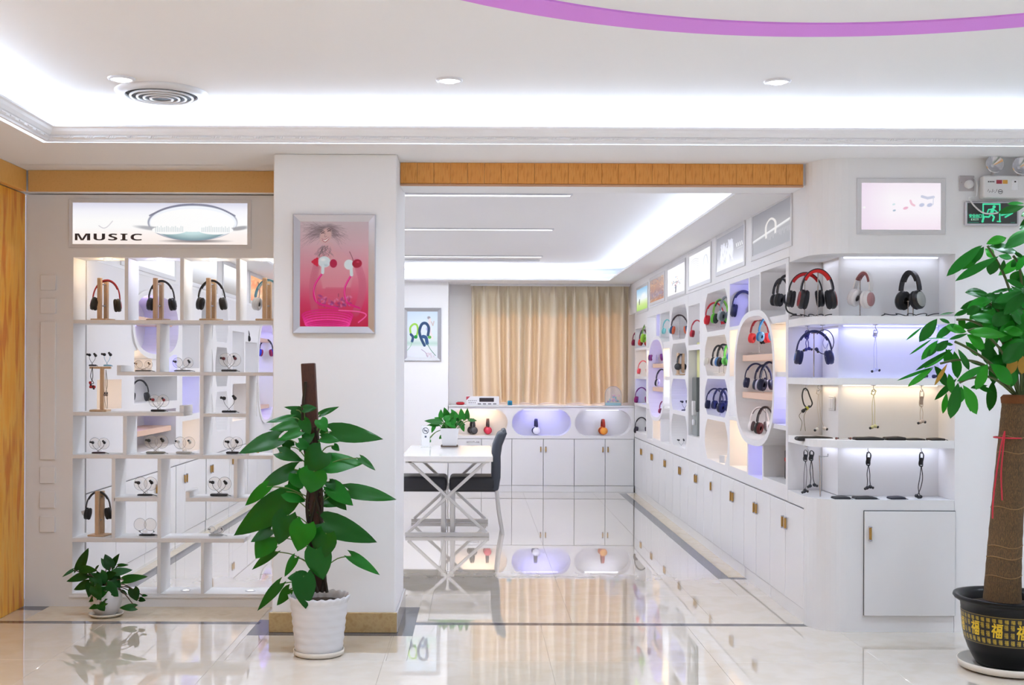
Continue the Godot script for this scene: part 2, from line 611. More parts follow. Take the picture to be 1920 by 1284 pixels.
	for k in n:      # veneer planks of the doorway header
		var x0 := lerpf(-0.463, 1.935, float(k) / n)
		var x1 := lerpf(-0.463, 1.935, float(k + 1) / n)
		st = S()
		bmm(st, x0 + 0.0006, x1 - 0.0006, BM + 0.008, SOF - 0.001, 6.982 + rng.randf() * 0.0015, 6.9995, 0.0008)
		obj("veneer_plank", st, w1, beam)
	st = S()
	bmm(st, -0.463, 1.935, BM - 0.006, BM + 0.006, 6.976, 6.9995, 0.002)
	obj("bottom_edge", st, M("veneer_edge", Color("c99a78"), 0.5), beam)
	st = S()
	bmm(st, -2.8, -1.172, BM, SOF - 0.001, 7.3, 7.319, 0.002)
	struct("trim_4", st, w2)
	st = S()
	bmm(st, -2.855, -2.81, BM, SOF - 0.001, -2.1, 7.299, 0.002)
	struct("trim_5", st, noisy("oak_header", ntex(0.02, [Color("e0a450"), Color("eab260"), Color("dca04c")], 17), Vector3(6.0, 0.7, 6.0), 0.45))
	st = S()
	var pan := sroot("wall_panelling")
	for k in 8:
		st = S()
		var d1 := 7.418 - k * 1.18
		bmm(st, -2.899, -2.86, 0.0, BM - 0.001, d1 - 1.177, d1, 0.002)
		obj("wood_panel", st, w3, pan)
	# rear wall with the window recess, column on its left
	st = S()
	bmm(st, -2.85, -0.363, 0, BM, 14.56, 15.1)
	bmm(st, -0.363, 2.3, 0, 1.1, 15.08, 15.25)
	bmm(st, -0.363, -0.02, 1.1, 2.9, 15.08, 15.25)
	bmm(st, 1.92, 2.3, 1.1, 2.9, 15.08, 15.25)
	bmm(st, -0.02, 1.92, 2.36, 2.9, 15.08, 15.25)
	bmm(st, -2.85, -0.363, 0, 2.9, 15.1, 15.25)
	struct("wall_back", st, white)
	var win := sroot("window_1")
	st = S()
	for x in [-0.02, 0.62, 1.28, 1.92]: bmm(st, x - 0.02, x + 0.02, 1.1, 2.36, 15.14, 15.19, 0.004)
	for y in [1.12, 2.34]: bmm(st, 0.0, 1.9, y - 0.02, y + 0.02, 15.145, 15.185, 0.004)
	obj("window_frame", st, M("window_frame", Color(0.8, 0.8, 0.82), 0.4), win)
	for k in 3:
		st = S()
		bmm(st, 0.0 + k * 0.645, 0.61 + k * 0.645, 1.14, 2.32, 15.163, 15.168)
		obj("pane", st, clear("window_glass", Color(0.9, 0.95, 0.95, 0.08)), win)
	# purple band painted round a circle on the hall ceiling, a thin raised ring
	st = S()
	lathe(st, [V(2.3, 0.0), V(2.3, -0.008), V(2.48, -0.008), V(2.48, 0.0)], 128, Vector3(1.4, HC, -2.57), Basis(), true)
	struct("trim_6", st, M("purple_band", Color("dc8cec"), 0.7))

# ---------- floor: every slab and border strip a piece of its own
func cut(rs: Array, h: Rect2) -> Array:
	var out := []
	for r in rs:
		if not r.intersects(h):
			out.append(r)
			continue
		var i: Rect2 = r.intersection(h)
		for c in [Rect2(r.position.x, r.position.y, i.position.x - r.position.x, r.size.y), Rect2(i.end.x, r.position.y, r.end.x - i.end.x, r.size.y), Rect2(i.position.x, r.position.y, i.size.x, i.position.y - r.position.y), Rect2(i.position.x, i.end.y, i.size.x, r.end.y - i.end.y)]:
			if c.size.x > 0.004 and c.size.y > 0.004: out.append(c)
	return out
func floor_pieces() -> void:
	var fl := sroot("floor")
	var st := S()
	bmm(st, -3.05, 5.45, -0.12, -0.0125, -2.35, 15.25)
	obj("screed", st, M("grout", Color("9c9286"), 0.9), fl)
	var cream := noisy("cream_slab", ntex(0.012, [Color("ddd2c3"), Color("dfd5c8"), Color("dacfbf"), Color("ded3c5")], 21), Vector3(0.55, 0.55, 0.55), 0.03, 1.0)
	cream.clearcoat_enabled = true
	cream.clearcoat = 1.0
	cream.clearcoat_roughness = 0.015
	var beige := noisy("beige_slab", ntex(0.02, [Color("d8c8ae"), Color("dfd0b8"), Color("d2c0a4")], 22), Vector3(0.6, 0.6, 0.6), 0.1, 0.5)
	var dark := noisy("dark_granite", ntex(0.05, [Color("4a4a50"), Color("5c5c63"), Color("434349")], 23), Vector3(1.5, 1.5, 1.5), 0.1, 0.6)
	var lay := func(r: Rect2, m: Material, called: String) -> void:
		var s := S()
		bmm(s, r.position.x + 0.0005, r.end.x - 0.0005, -0.012, 0.0, r.position.y + 0.0005, r.end.y - 0.0005, 0.0003)
		obj(called, s, m, fl)
	var strips := [Rect2(-2.86, 6.92, 1.58, 0.07), Rect2(-0.36, 6.92, 2.36, 0.07), Rect2(-0.467, 6.63, 0.107, 0.81), Rect2(-1.19, 6.63, 0.723, 0.1), Rect2(-1.3, 6.63, 0.11, 0.42), Rect2(1.75, 8.5, 0.09, 5.95), Rect2(1.84, 8.48, 0.13, 0.08), Rect2(-2.44, 7.9, 0.09, 6.55), Rect2(-2.86, 7.3, 0.16, 0.12)]
	var tans := [Rect2(1.84, 8.56, 0.13, 5.89), Rect2(-2.52, 7.9, 0.08, 6.55), Rect2(-2.7, 6.99, 1.4, 0.43)]
	for r in strips:
		var along := 0 if r.size.x > r.size.y else 1
		var k := maxi(1, roundi(r.size[along] / 0.86))
		for j in k:
			var p: Rect2 = r
			p.position[along] += r.size[along] * j / k
			p.size[along] = r.size[along] / k
			lay.call(p, dark, "border_strip")
	for r in tans:
		var along := 0 if r.size.x > r.size.y else 1
		var k := maxi(1, roundi(r.size[along] / 0.86))
		for j in k:
			var p: Rect2 = r
			p.position[along] += r.size[along] * j / k
			p.size[along] = r.size[along] / k
			lay.call(p, beige, "border_slab")
	var g := 0.86
	for zone in [[-0.479, 6.92, Rect2(-2.86, -2.2, 8.16, 9.12)], [-0.29, 7.0, Rect2(-2.86, 6.92, 4.86, 7.64)]]:
		var z: Rect2 = zone[2]
		for i in range(-4, 9):
			for j in range(-12, 11):
				var t := Rect2(zone[0] + i * g, zone[1] + j * g, g, g).intersection(z)
				if t.size.x < 0.01 or t.size.y < 0.01: continue
				var rs := [t]
				for h in strips + tans: rs = cut(rs, h)
				rs = cut(rs, Rect2(-1.171, 6.72, 0.706, 0.75))
				for p in rs: lay.call(p, cream, "floor_tile")

# ---------- the lattice shelf on the left
const LD := 7.42
const LB := 7.65
func lx(px: float) -> float: return P(px, 695, LD).x
func ly(py: float, px := 300.0) -> float: return P(px, py, LD).y
func lattice_shelf() -> void:
	var m := M("shelf_white", Color(0.92, 0.92, 0.925), 0.55, 0.0, 0.35)
	var t := thing("lattice_shelf", "white open lattice display shelf built into the wall between the wood panel and the pillar", "display shelf", Vector3.ZERO)
	var xe := -1.172
	var st := S()
	bmm(st, -2.859, lx(137), 0.0, BM - 0.002, LD, LB)
	obj("side_panel", st, m, t)
	st = S()
	bmm(st, lx(137), xe, ly(483), BM - 0.002, LD, LB)
	obj("header_panel", st, m, t)
	st = S()
	bmm(st, lx(137), xe, 0.0, ly(1113), LD, LB)
	bmm(st, lx(131), xe, ly(1121), ly(1117), LD - 0.006, LD + 0.01, 0.002)
	obj("plinth", st, m, t)
	st = S()
	bmm(st, lx(541), xe, ly(1113), ly(483), LD, LB)
	obj("side_panel", st, m, t)
	var nd := LD + 0.0005
	for b in [[137, 541, 600, 607], [219, 541, 697, 704], [134, 345, 773, 780], [381, 462, 775, 781], [134, 541, 853, 860], [214, 298, 933, 940], [349, 541, 933, 940], [134, 459, 1009, 1017]]:
		st = S()
		bmm(st, lx(b[0]), lx(b[1]), ly(b[3]), ly(b[2]), nd, LB, 0.002)
		obj("shelf_board", st, m, t)
	for b in [[233, 240, 484, 600], [337, 344, 484, 600], [442, 449, 484, 600], [293, 300, 607, 697], [375, 382, 607, 697], [375, 382, 704, 853], [461, 468, 704, 853], [231, 238, 780, 853], [210, 217, 860, 1009], [296, 303, 860, 1009], [296, 303, 1017, 1113], [439, 446, 860, 933], [378, 384, 1017, 1113]]:
		st = S()
		bmm(st, lx(b[0]), lx(b[1]), ly(b[3]), ly(b[2]), nd, LB, 0.002)
		obj("divider", st, m, t)
	for b in [[219, 227, 685, 697], [337, 345, 760, 773], [349, 357, 921, 933]]:
		st = S()
		bmm(st, lx(b[0]), lx(b[1]), ly(b[3]), ly(b[2]), nd, LB, 0.002)
		obj("upturned_end", st, m, t)
	for b in [[516, 545], [560, 589], [604, 862], [876, 907], [922, 953], [968, 998]]:
		st = S()
		bmm(st, lx(76), lx(105), ly(b[1]), ly(b[0]), LD - 0.012, LD + 0.001, 0.003)
		obj("relief_block", st, m, t)
	var wm := {204: Color(1, 0.86, 0.66), 300: Color(0.88, 0.88, 1.0), 400: Color(1, 0.94, 0.86), 500: Color(1, 0.93, 0.84)}
	for px in wm:
		var at := P(px, 486, 7.53)
		at.y = ly(483)
		shelf_spot(t, at, wm[px], false)
	for px in [349, 470]:
		var at := P(px, 1106, 7.53)
		at.y = ly(1113)
		shelf_spot(t, at, Color(1, 0.98, 0.95), true)
func shelf_spot(t: Node, at: Vector3, c: Color, up: bool) -> void:
	var s := 1.0 if up else -1.0
	var st := S()
	lathe(st, [V(0.036, 0.0), V(0.034, 0.004 * s), V(0.024, 0.005 * s), V(0.022, 0.001 * s)], 20, at)
	var o := obj("shelf_spotlight", st, M("lamp_trim", Color(0.86, 0.86, 0.88), 0.4), t)
	st = S()
	lathe(st, [V(0.022, 0.001 * s), V(0.012, 0.004 * s), V(0.001, 0.005 * s)], 16, at)
	obj("lens", st, glow("spot_lens_%s" % c.to_html(false), c, 1.8), o)
	if not up: omni(t, at + Vector3(0, 0.025 * s, 0), c, 0.02, 0.02)

# ---------- cabinets and niche units
func cell_poly(kind: String, f: float, n: float, ht: float, hb: float) -> PackedVector2Array:
	var out := PackedVector2Array()
	if kind == "r":
		return PackedVector2Array([V(n, hb), V(f, hb), V(f, ht), V(n, ht)])
	if kind == "b":
		var ins := (f - n) * 0.13
		for k in 13:
			var v := -1.0 + k / 6.0
			out.append(V(f - ins * v * v, lerpf(hb, ht, (v + 1) / 2)))
		for k in 13:
			var v := 1.0 - k / 6.0
			out.append(V(n + ins * v * v, lerpf(hb, ht, (v + 1) / 2)))
		return out
	for k in 40:      # upright oval with a flattened crown
		var a := TAU * k / 40.0
		var ex := 2.0 / 2.7
		out.append(V((f + n) / 2 + (f - n) / 2 * signf(cos(a)) * pow(absf(cos(a)), ex), (ht + hb) / 2 + (ht - hb) / 2 * signf(sin(a)) * pow(absf(sin(a)), ex)))
	return out
const LED := {"b": Color(0.6, 0.6, 1.0), "w": Color(1.0, 0.86, 0.7), "n": Color(0.95, 0.96, 1.0)}
func niche_unit(called: String, label: String, xw: float, d0: float, d1: float, cells: Array) -> void:
	# cells: [shape, far x, near x, top y, bottom y (both at the near edge), light, shelf heights]
	var sg := 1.0 if xw > 0 else -1.0
	var face := M("niche_white", Color(0.9, 0.895, 0.9), 0.5, 0.0, 0.4)
	var o := thing(called, label, "display unit", Vector3(xw + sg * 0.15, 0.69, -(d0 + d1) / 2))
	var b := CSGBox3D.new()
	b.size = Vector3(0.3, 1.528, d1 - d0 - 0.003)
	b.material = face
	put(b, "carcass", o)
	b.position = Vector3(0, 0.765, 0)
	var rims := []
	for c in cells:
		if c[0] == "o":
			var e := cell_ext(c, xw)
			rims.append(cell_poly("o", e[0] + 0.05, e[1] - 0.05, e[2] + 0.04, e[3] - 0.04))
	for c in cells:
		var e := cell_ext(c, xw)
		var polys := [cell_poly(c[0], e[0], e[1], e[2], e[3])]
		if c[0] != "o":
			for r in rims:
				var nx := []
				for p in polys: nx.append_array(Geometry2D.clip_polygons(p, r))
				polys = nx
		for p in polys:
			if p.size() < 3: continue
			var loc := PackedVector2Array()
			for v in p: loc.append(V(v.x - (d0 + d1) / 2, v.y - 0.69 - 0.765))
			var g := CSGPolygon3D.new()
			g.operation = CSGShape3D.OPERATION_SUBTRACTION
			g.polygon = loc
			g.depth = 0.3
			g.material = face
			put(g, "opening", b)
			g.transform = Transform3D(Basis(Vector3(0, 0, -1), Vector3.UP, Vector3.RIGHT), Vector3(0.12 if sg > 0 else 0.18, 0, 0))
		var dm: float = (e[0] + e[1]) / 2
		if c[0] == "o":
			var st := S()
			var pi := cell_poly("o", e[0], e[1], e[2], e[3])
			var po := cell_poly("o", e[0] + 0.05, e[1] - 0.05, e[2] + 0.04, e[3] - 0.04)
			st.set_smooth_group(-1)
			var xa := xw - sg * 0.014
			for k in pi.size():
				var k2 := (k + 1) % pi.size()
				q(st, side(pi[k], xa), side(pi[k2], xa), side(po[k2], xa), side(po[k], xa), Vector3(-sg, 0, 0))
				q(st, side(po[k], xa), side(po[k2], xa), side(po[k2], xw), side(po[k], xw), side(po[k], 0) - side(V(dm, (e[2] + e[3]) / 2), 0))
				q(st, side(pi[k], xa), side(pi[k2], xa), side(pi[k2], xw), side(pi[k], xw), side(V(dm, (e[2] + e[3]) / 2), 0) - side(pi[k], 0))
			var rim := obj("oval_rim", st, face, o)
			rim.position = -o.position
		if c.size() > 6:
			for py in c[6]:
				var h := PX(c[2], py, xw).y
				var st := S()
				box(st, Vector3(sg * 0.0, h - 0.69 - 0.022, -(dm - (d0 + d1) / 2)), Vector3(0.236, 0.045, (e[0] - e[1]) * 0.95), 0.003)
				obj("wooden_shelf", st, M("shelf_wood", Color("e0bda6"), 0.5), o)
		if c[5] != "":
			var col: Color = LED[c[5]]
			var en: float = NICHE * (0.4 if c[5] == "n" else 1.0)
			var spots := []           # (depth, lamp height) of each strip
			if c[0] == "o":
				var lv: Array = [e[2] - 0.05]
				if c.size() > 6:
					for py in c[6]: lv.append(PX(c[2], py, xw).y - 0.05)
				for h in lv: spots.append(V(dm, h))
			else:
				for p in polys:
					var best := V(0, 0)
					var far := 0.0
					for i in 15:
						for j in 15:
							var t := V(lerpf(e[1], e[0], (i + 0.5) / 15.0), lerpf(e[3], e[2], (j + 0.5) / 15.0))
							if not Geometry2D.is_point_in_polygon(t, p): continue
							var near := 9.0
							for k in p.size():
								near = minf(near, Geometry2D.get_closest_point_to_segment(t, p[k], p[(k + 1) % p.size()]).distance_to(t))
							if near > far:
								far = near
								best = t
					if far < 0.03: continue
					while Geometry2D.is_point_in_polygon(best + V(0, 0.01), p): best.y += 0.01
					spots.append(best)
			for sp in spots:
				var st := S()
				box(st, Vector3(sg * 0.06, sp.y - 0.69 - 0.002, -(sp.x - (d0 + d1) / 2)), Vector3(0.012, 0.008, minf(0.3, (e[0] - e[1]) * 0.4)), 0.002)
				obj("led_strip", st, glow("led_" + c[5], col, 1.3), o)
				omni(o, Vector3(sg * 0.05, sp.y - 0.69 - 0.04, -(sp.x - (d0 + d1) / 2)), col, en * (e[0] - e[1]) / 0.9, 0.03)
const NICHE := 0.042
func cell_ext(c: Array, xw: float) -> Array:
	var a := PX(c[1], c[3], xw)
	var b := PX(c[2], c[3], xw)
	var hb := PX(c[2], c[4], xw).y
	return [-a.z, -b.z, b.y, hb]
func handle(par: Node, at: Vector3, ax: Vector3, tall := 0.08) -> void:   # flat bronze grip between two chrome ends
	var st := S()
	var s := Vector3(0.014, tall - 0.014, 0.014)
	if absf(ax.x) > 0.5: s = Vector3(0.014, tall - 0.014, 0.016)
	box(st, at + ax * 0.011, s, 0.003)
	var hd := obj("handle", st, M("bronze_grip", Color("b8904e"), 0.35, 0.6), par)
	st = S()
	for e in [-1, 1]: box(st, at + ax * 0.009 + Vector3(0, e * (tall / 2 - 0.004), 0), Vector3(0.017, 0.009, 0.019), 0.002)
	obj("handle_end", st, M("chrome", Color(0.75, 0.75, 0.77), 0.18, 1.0), hd)
func base_unit(label: String, xw: float, d0: float, d1: float, seams: Array, hands: Array) -> void:
	var sg := 1.0 if xw > 0 else -1.0
	var lac := M("white_lacquer", Color(0.9, 0.9, 0.905), 0.22, 0.0, 0.5)
	var o := thing("base_cabinet", label, "cabinet", Vector3(xw + sg * 0.15, 0, -(d0 + d1) / 2), 0.0, "")
	var st := S()
	box(st, Vector3(sg * 0.008, 0.385, 0), Vector3(0.276, 0.6, d1 - d0 - 0.004))
	box(st, Vector3(sg * 0.002, 0.04, 0), Vector3(0.29, 0.08, d1 - d0 - 0.004))
	obj("body", st, lac, o)
	var ed := [d0] + seams + [d1]
	for k in ed.size() - 1:
		st = S()
		var mid: float = (ed[k] + ed[k + 1]) / 2
		box(st, Vector3(-sg * 0.141, 0.383, -(mid - (d0 + d1) / 2)), Vector3(0.018, 0.596, ed[k + 1] - ed[k] - 0.006), 0.0015)
		var door := obj("door", st, lac, o)
		for h in hands:
			if h > ed[k] and h < ed[k + 1]:
				handle(door, Vector3(-sg * 0.15, 0.55, -(h - (d0 + d1) / 2)), Vector3(-sg, 0, 0))

func right_wall() -> void:
	var dd := func(px: float) -> float: return XR * F / (px - CX)
	# base cabinets, nearest first: [near x, far x, seams, label]
	var u := [
		[1504, 1445, [1473.5], "white low cabinet nearest the rounded corner, with two bronze handles side by side"],
		[1445, 1396, [1419], "white low cabinet second from the rounded corner under the big oval niche"],
		[1396, 1352, [1375], "white low cabinet under the lone blue slot and warm cell, third from the corner"],
		[1352, 1321, [1337], "white low cabinet with single handle below the barrel niches"],
		[1321, 1291, [1306.7], "white low cabinet framed by dark gaps below the meter recess"],
		[1291, 1262, [1276.7], "white low cabinet below the middle of the far barrel niches"],
		[1262, 1236, [1248.7], "white low cabinet below the far oval niche"],
		[1236, 1213, [1224], "white low cabinet second from the back corner of the niche wall"],
		[1213, 1196.2, [1204], "white low cabinet at the back corner beside the curtain counter"]]
	for e in u:
		var d0: float = dd.call(e[0])
		var d1: float = dd.call(e[1])
		var sm: float = dd.call(e[2][0])
		if e[0] == 1504: d0 = 7.0
		if e[1] == 1196.2: d1 = 14.53
		var hs := [sm - 0.035, sm + 0.035]
		if e[0] == 1352: hs = [sm + 0.035]
		base_unit(e[3], XR, d0, d1, [sm], hs)
	niche_unit("niche_unit", "white wall unit with the large oval niche, nearest the corner shelves", XR, 7.36, dd.call(1366.5), [
		["o", 1383, 1453.5, 585, 834, "n", [662, 740]],
		["r", 1368.5, 1403.5, 521, 607, "b"], ["r", 1405.5, 1424.5, 514, 640, "n"], ["r", 1426.5, 1473.5, 494, 589, "n"],
		["r", 1368.5, 1403.5, 614, 706, "w"], ["r", 1368.5, 1403.5, 712, 786, "n"], ["r", 1368.5, 1401, 793, 885, "w"], ["r", 1403, 1429.5, 800, 900, "b"], ["r", 1431.5, 1473.5, 807, 909, ""],
		["r", 1426.5, 1473.5, 603, 697, "w"], ["r", 1426.5, 1473.5, 707, 798, "b"]])
	niche_unit("niche_unit", "white wall unit of four stacked barrel shaped niches, the middle one lit blue", XR, dd.call(1366.5), dd.call(1314.5), [
		["b", 1321.5, 1365, 538, 616, "n"], ["b", 1321.5, 1365, 626, 705, "w"], ["b", 1321.5, 1365, 711, 784, "b"], ["b", 1321.5, 1365, 793, 874, "w"]])
	niche_unit("niche_unit", "narrow white wall unit with a tall recess that holds the grey meter box", XR, dd.call(1314.5), dd.call(1289.8), [
		["r", 1291, 1312, 568, 645, "n"], ["r", 1291, 1312, 655, 822, ""]])
	niche_unit("niche_unit", "white wall unit of four smaller barrel niches left of the meter recess", XR, dd.call(1289.8), dd.call(1256.5), [
		["b", 1258.5, 1288.5, 568, 634, "n"], ["b", 1258.5, 1288.5, 641, 704, "n"], ["b", 1258.5, 1288.5, 711, 773, "b"], ["b", 1258.5, 1288.5, 781, 843, "n"]])
	niche_unit("niche_unit", "white wall unit with the far oval niche and square cells by the curtain", XR, dd.call(1256.5), 14.53, [
		["o", 1218, 1246.5, 634, 786, "b", [681, 728]],
		["r", 1191.5, 1211.5, 612, 650, "n"], ["r", 1191.5, 1211.5, 655, 706, "w"], ["r", 1191.5, 1211.5, 711, 759, "b"], ["r", 1191.5, 1211.5, 764, 815, "n"],
		["r", 1213.5, 1229.5, 590, 650, "n"], ["r", 1231, 1237, 588, 640, "b"], ["r", 1238.5, 1255.5, 583, 640, "n"], ["r", 1213.5, 1255.5, 652, 706, "w"],
		["r", 1213.5, 1255.5, 712, 764, "n"], ["r", 1213.5, 1223, 768, 826, "n"], ["r", 1224.5, 1238, 768, 826, "w"], ["r", 1239.5, 1255.5, 768, 834, "n"]])
	# meter box in the recess
	var t := thing("meter_box", "grey wall meter box with a yellow paper list in the tall recess", "meter box", PX(1312, 822, XR + 0.1) * Vector3(0, 0, 1) + Vector3(2.13, 0.0, 0.0))
	t.position = Vector3(2.045, PX(1302, 820, 2.0).y + 0.004, -10.71)
	var st := S()
	box(st, Vector3(0, 0.12, 0), Vector3(0.12, 0.24, 0.22), 0.006)
	obj("housing", st, M("meter_grey", Color("8f9594"), 0.5), t)
	st = S()
	box(st, Vector3(-0.02, 0.4, 0), Vector3(0.09, 0.3, 0.2), 0.006)
	obj("cover", st, M("meter_dark", Color("5e6664"), 0.45), t)
	st = S()
	box(st, Vector3(-0.072, 0.14, 0.02), Vector3(0.02, 0.05, 0.06), 0.003)
	box(st, Vector3(-0.072, 0.27, 0.03), Vector3(0.03, 0.13, 0.07), 0.003)
	obj("breaker", st, M("plastic_white", Color(0.88, 0.88, 0.88), 0.4), t)
	st = S()
	box(st, Vector3(-0.02, 0.71, -0.02), Vector3(0.003, 0.32, 0.17))
	box(st, Vector3(0.02, 0.71, 0.06), Vector3(0.1, 0.32, 0.002))
	obj("paper_list", st, M("yellow_paper", Color("dfe0a0"), 0.8), t)

func left_wall() -> void:
	var dd := func(px: float) -> float: return -XL * F / (CX - px)
	var u := [
		[7.656, dd.call(275), [8.3], "white low cabinet of the left wall seen behind the lowest lattice headphones"],
		[dd.call(274), dd.call(331), [9.35], "white low cabinet of the left wall seen behind the spare clear stand"],
		[dd.call(331), dd.call(387), [10.25], "white low cabinet of the left wall seen in the lattice opening with the upturned end"],
		[dd.call(388), dd.call(431), [11.25], "white low cabinet of the left wall right of the black gap"],
		[dd.call(431), dd.call(465), [12.25], "white low cabinet of the left wall seen at the lattice edge by the tall plant"],
		[dd.call(465), 14.53, [13.6], "white low cabinet at the far end of the left wall behind the pillar"]]
	for e in u: base_unit(e[3], XL, e[0] + 0.008, e[1] - 0.008, e[2], [e[2][0] - 0.035, e[2][0] + 0.035])
	niche_unit("niche_unit", "white wall unit behind the lattice shelf with a blue lit oval niche", XL, 7.656, dd.call(338), [
		["o", 332, 250, 545, 662, "b", [590]], ["r", 285, 252, 657, 698, "w"], ["r", 332, 300, 664, 703, "b"],
		["r", 332, 252, 706, 758, "n"], ["r", 330, 246, 775, 852, "b", [812]], ["r", 228, 182, 712, 770, "w"]])
	niche_unit("niche_unit", "white wall unit behind the lattice with grey barrel niches and a blue cell", XL, dd.call(338), dd.call(432), [
		["r", 374, 342, 706, 778, "b"], ["r", 374, 342, 790, 852, "w"], ["b", 400, 378, 560, 640, ""], ["b", 400, 378, 650, 730, ""], ["b", 400, 378, 740, 820, "n"],
		["b", 428, 404, 565, 640, "n"], ["b", 428, 404, 650, 725, ""], ["b", 428, 404, 735, 810, "n"], ["r", 374, 342, 600, 690, "n"]])
	niche_unit("niche_unit", "white wall unit at the far end of the left wall with warm cells", XL, dd.call(432), 14.53, [
		["o", 513, 484, 600, 790, "b", [632, 762]], ["r", 482, 460, 640, 700, "n"], ["r", 482, 436, 720, 790, "w"], ["r", 458, 436, 620, 700, "n"]])
	var st := S()
	bmm(st, -2.82, XL, 2.22, BM, 7.67, 15.0)
	struct("wall_left", st, mats["white_paint"])

# ---------- the rounded corner shelves on the right
func corner_unit() -> void:
	var lac: Material = mats["white_lacquer"]
	var m: Material = mats["shelf_white"]
	var t := thing("corner_display_unit", "white rounded corner unit of open shelves over a cupboard, right of the doorway", "display shelf", Vector3.ZERO)
	var r := 0.19
	var rc := PackedVector2Array()
	for k in 11:
		var a := PI + PI / 2 * k / 10.0
		rc.append(V(XR + r + cos(a) * r, 6.78 + r + sin(a) * r))
	var lo := rc.duplicate()
	lo.append_array(PackedVector2Array([V(2.758, 6.78), V(2.758, 7.018), V(2.158, 7.018), V(2.158, 7.355), V(2.02, 7.355), V(2.02, 7.0), V(XR, 7.0)]))
	lo = rc.duplicate()
	lo.append_array(PackedVector2Array([V(2.758, 6.78), V(2.758, 7.018), V(2.158, 7.018), V(2.158, 6.998), V(XR, 6.998)]))
	var at := plan
	var st := S()
	prism(st, lo, at, 0.0, 0.762)
	bmm(st, XR, 2.158, 0.69, 0.762, 6.998, 7.355)
	obj("cupboard", st, lac, t)
	var sh := rc.duplicate()
	sh.append_array(PackedVector2Array([V(2.758, 6.78), V(2.758, 7.018), V(2.158, 7.018), V(2.158, 7.355), V(XR, 7.355)]))
	var rows := []
	for b in [[592, 607], [709, 722], [826, 840]]:
		var h1 := P(1640, b[0], 6.78).y
		var h0 := P(1640, b[1], 6.78).y
		rows.append([h0, h1])
		st = S()
		prism(st, sh, at, h0, h1)
		obj("shelf_board", st, m, t)
	var a := P(1620, 958, 6.78)
	var b2 := P(1789, 1154, 6.78)
	st = S()
	bmm(st, a.x, b2.x, b2.y, a.y, 6.766, 6.779, 0.0015)
	var door := obj("door", st, lac, t)
	handle(door, P(1631, 1000, 6.766), Vector3(0, 0, 1), 0.085)
	st = S()
	bmm(st, a.x - 0.003, a.x, b2.y, a.y + 0.004, 6.7755, 6.782)
	bmm(st, a.x, b2.x + 0.003, a.y, a.y + 0.004, 6.7755, 6.782)
	bmm(st, b2.x, b2.x + 0.004, b2.y, a.y, 6.7755, 6.782)
	obj("door_gap", st, M("gap_dark", Color(0.25, 0.25, 0.26), 0.8), t)
	var cols := [Color(0.9, 0.92, 1.0), Color(0.62, 0.64, 1.0), Color(1.0, 0.89, 0.74), Color(0.88, 0.9, 1.0)]
	var es := [0.007, 0.03, 0.013, 0.01]
	var tops := [2.187, rows[0][0], rows[1][0], rows[2][0]]
	for k in 4:
		st = S()
		bmm(st, 2.18, 2.74, tops[k] - 0.008, tops[k] - 0.0005, 6.985, 7.0, 0.002)
		obj("led_strip", st, glow("corner_led_%d" % k, cols[k], 1.7), t)
		area(t, Vector3(2.46, tops[k] - 0.012, -6.975), Vector2(0.54, 0.02), Vector3(-90, 0, 0), cols[k], es[k] * 2.2)
		area(t, Vector3(2.13, tops[k] - 0.012, -7.17), Vector2(0.02, 0.3), Vector3(-90, 0, 0), cols[k], es[k])

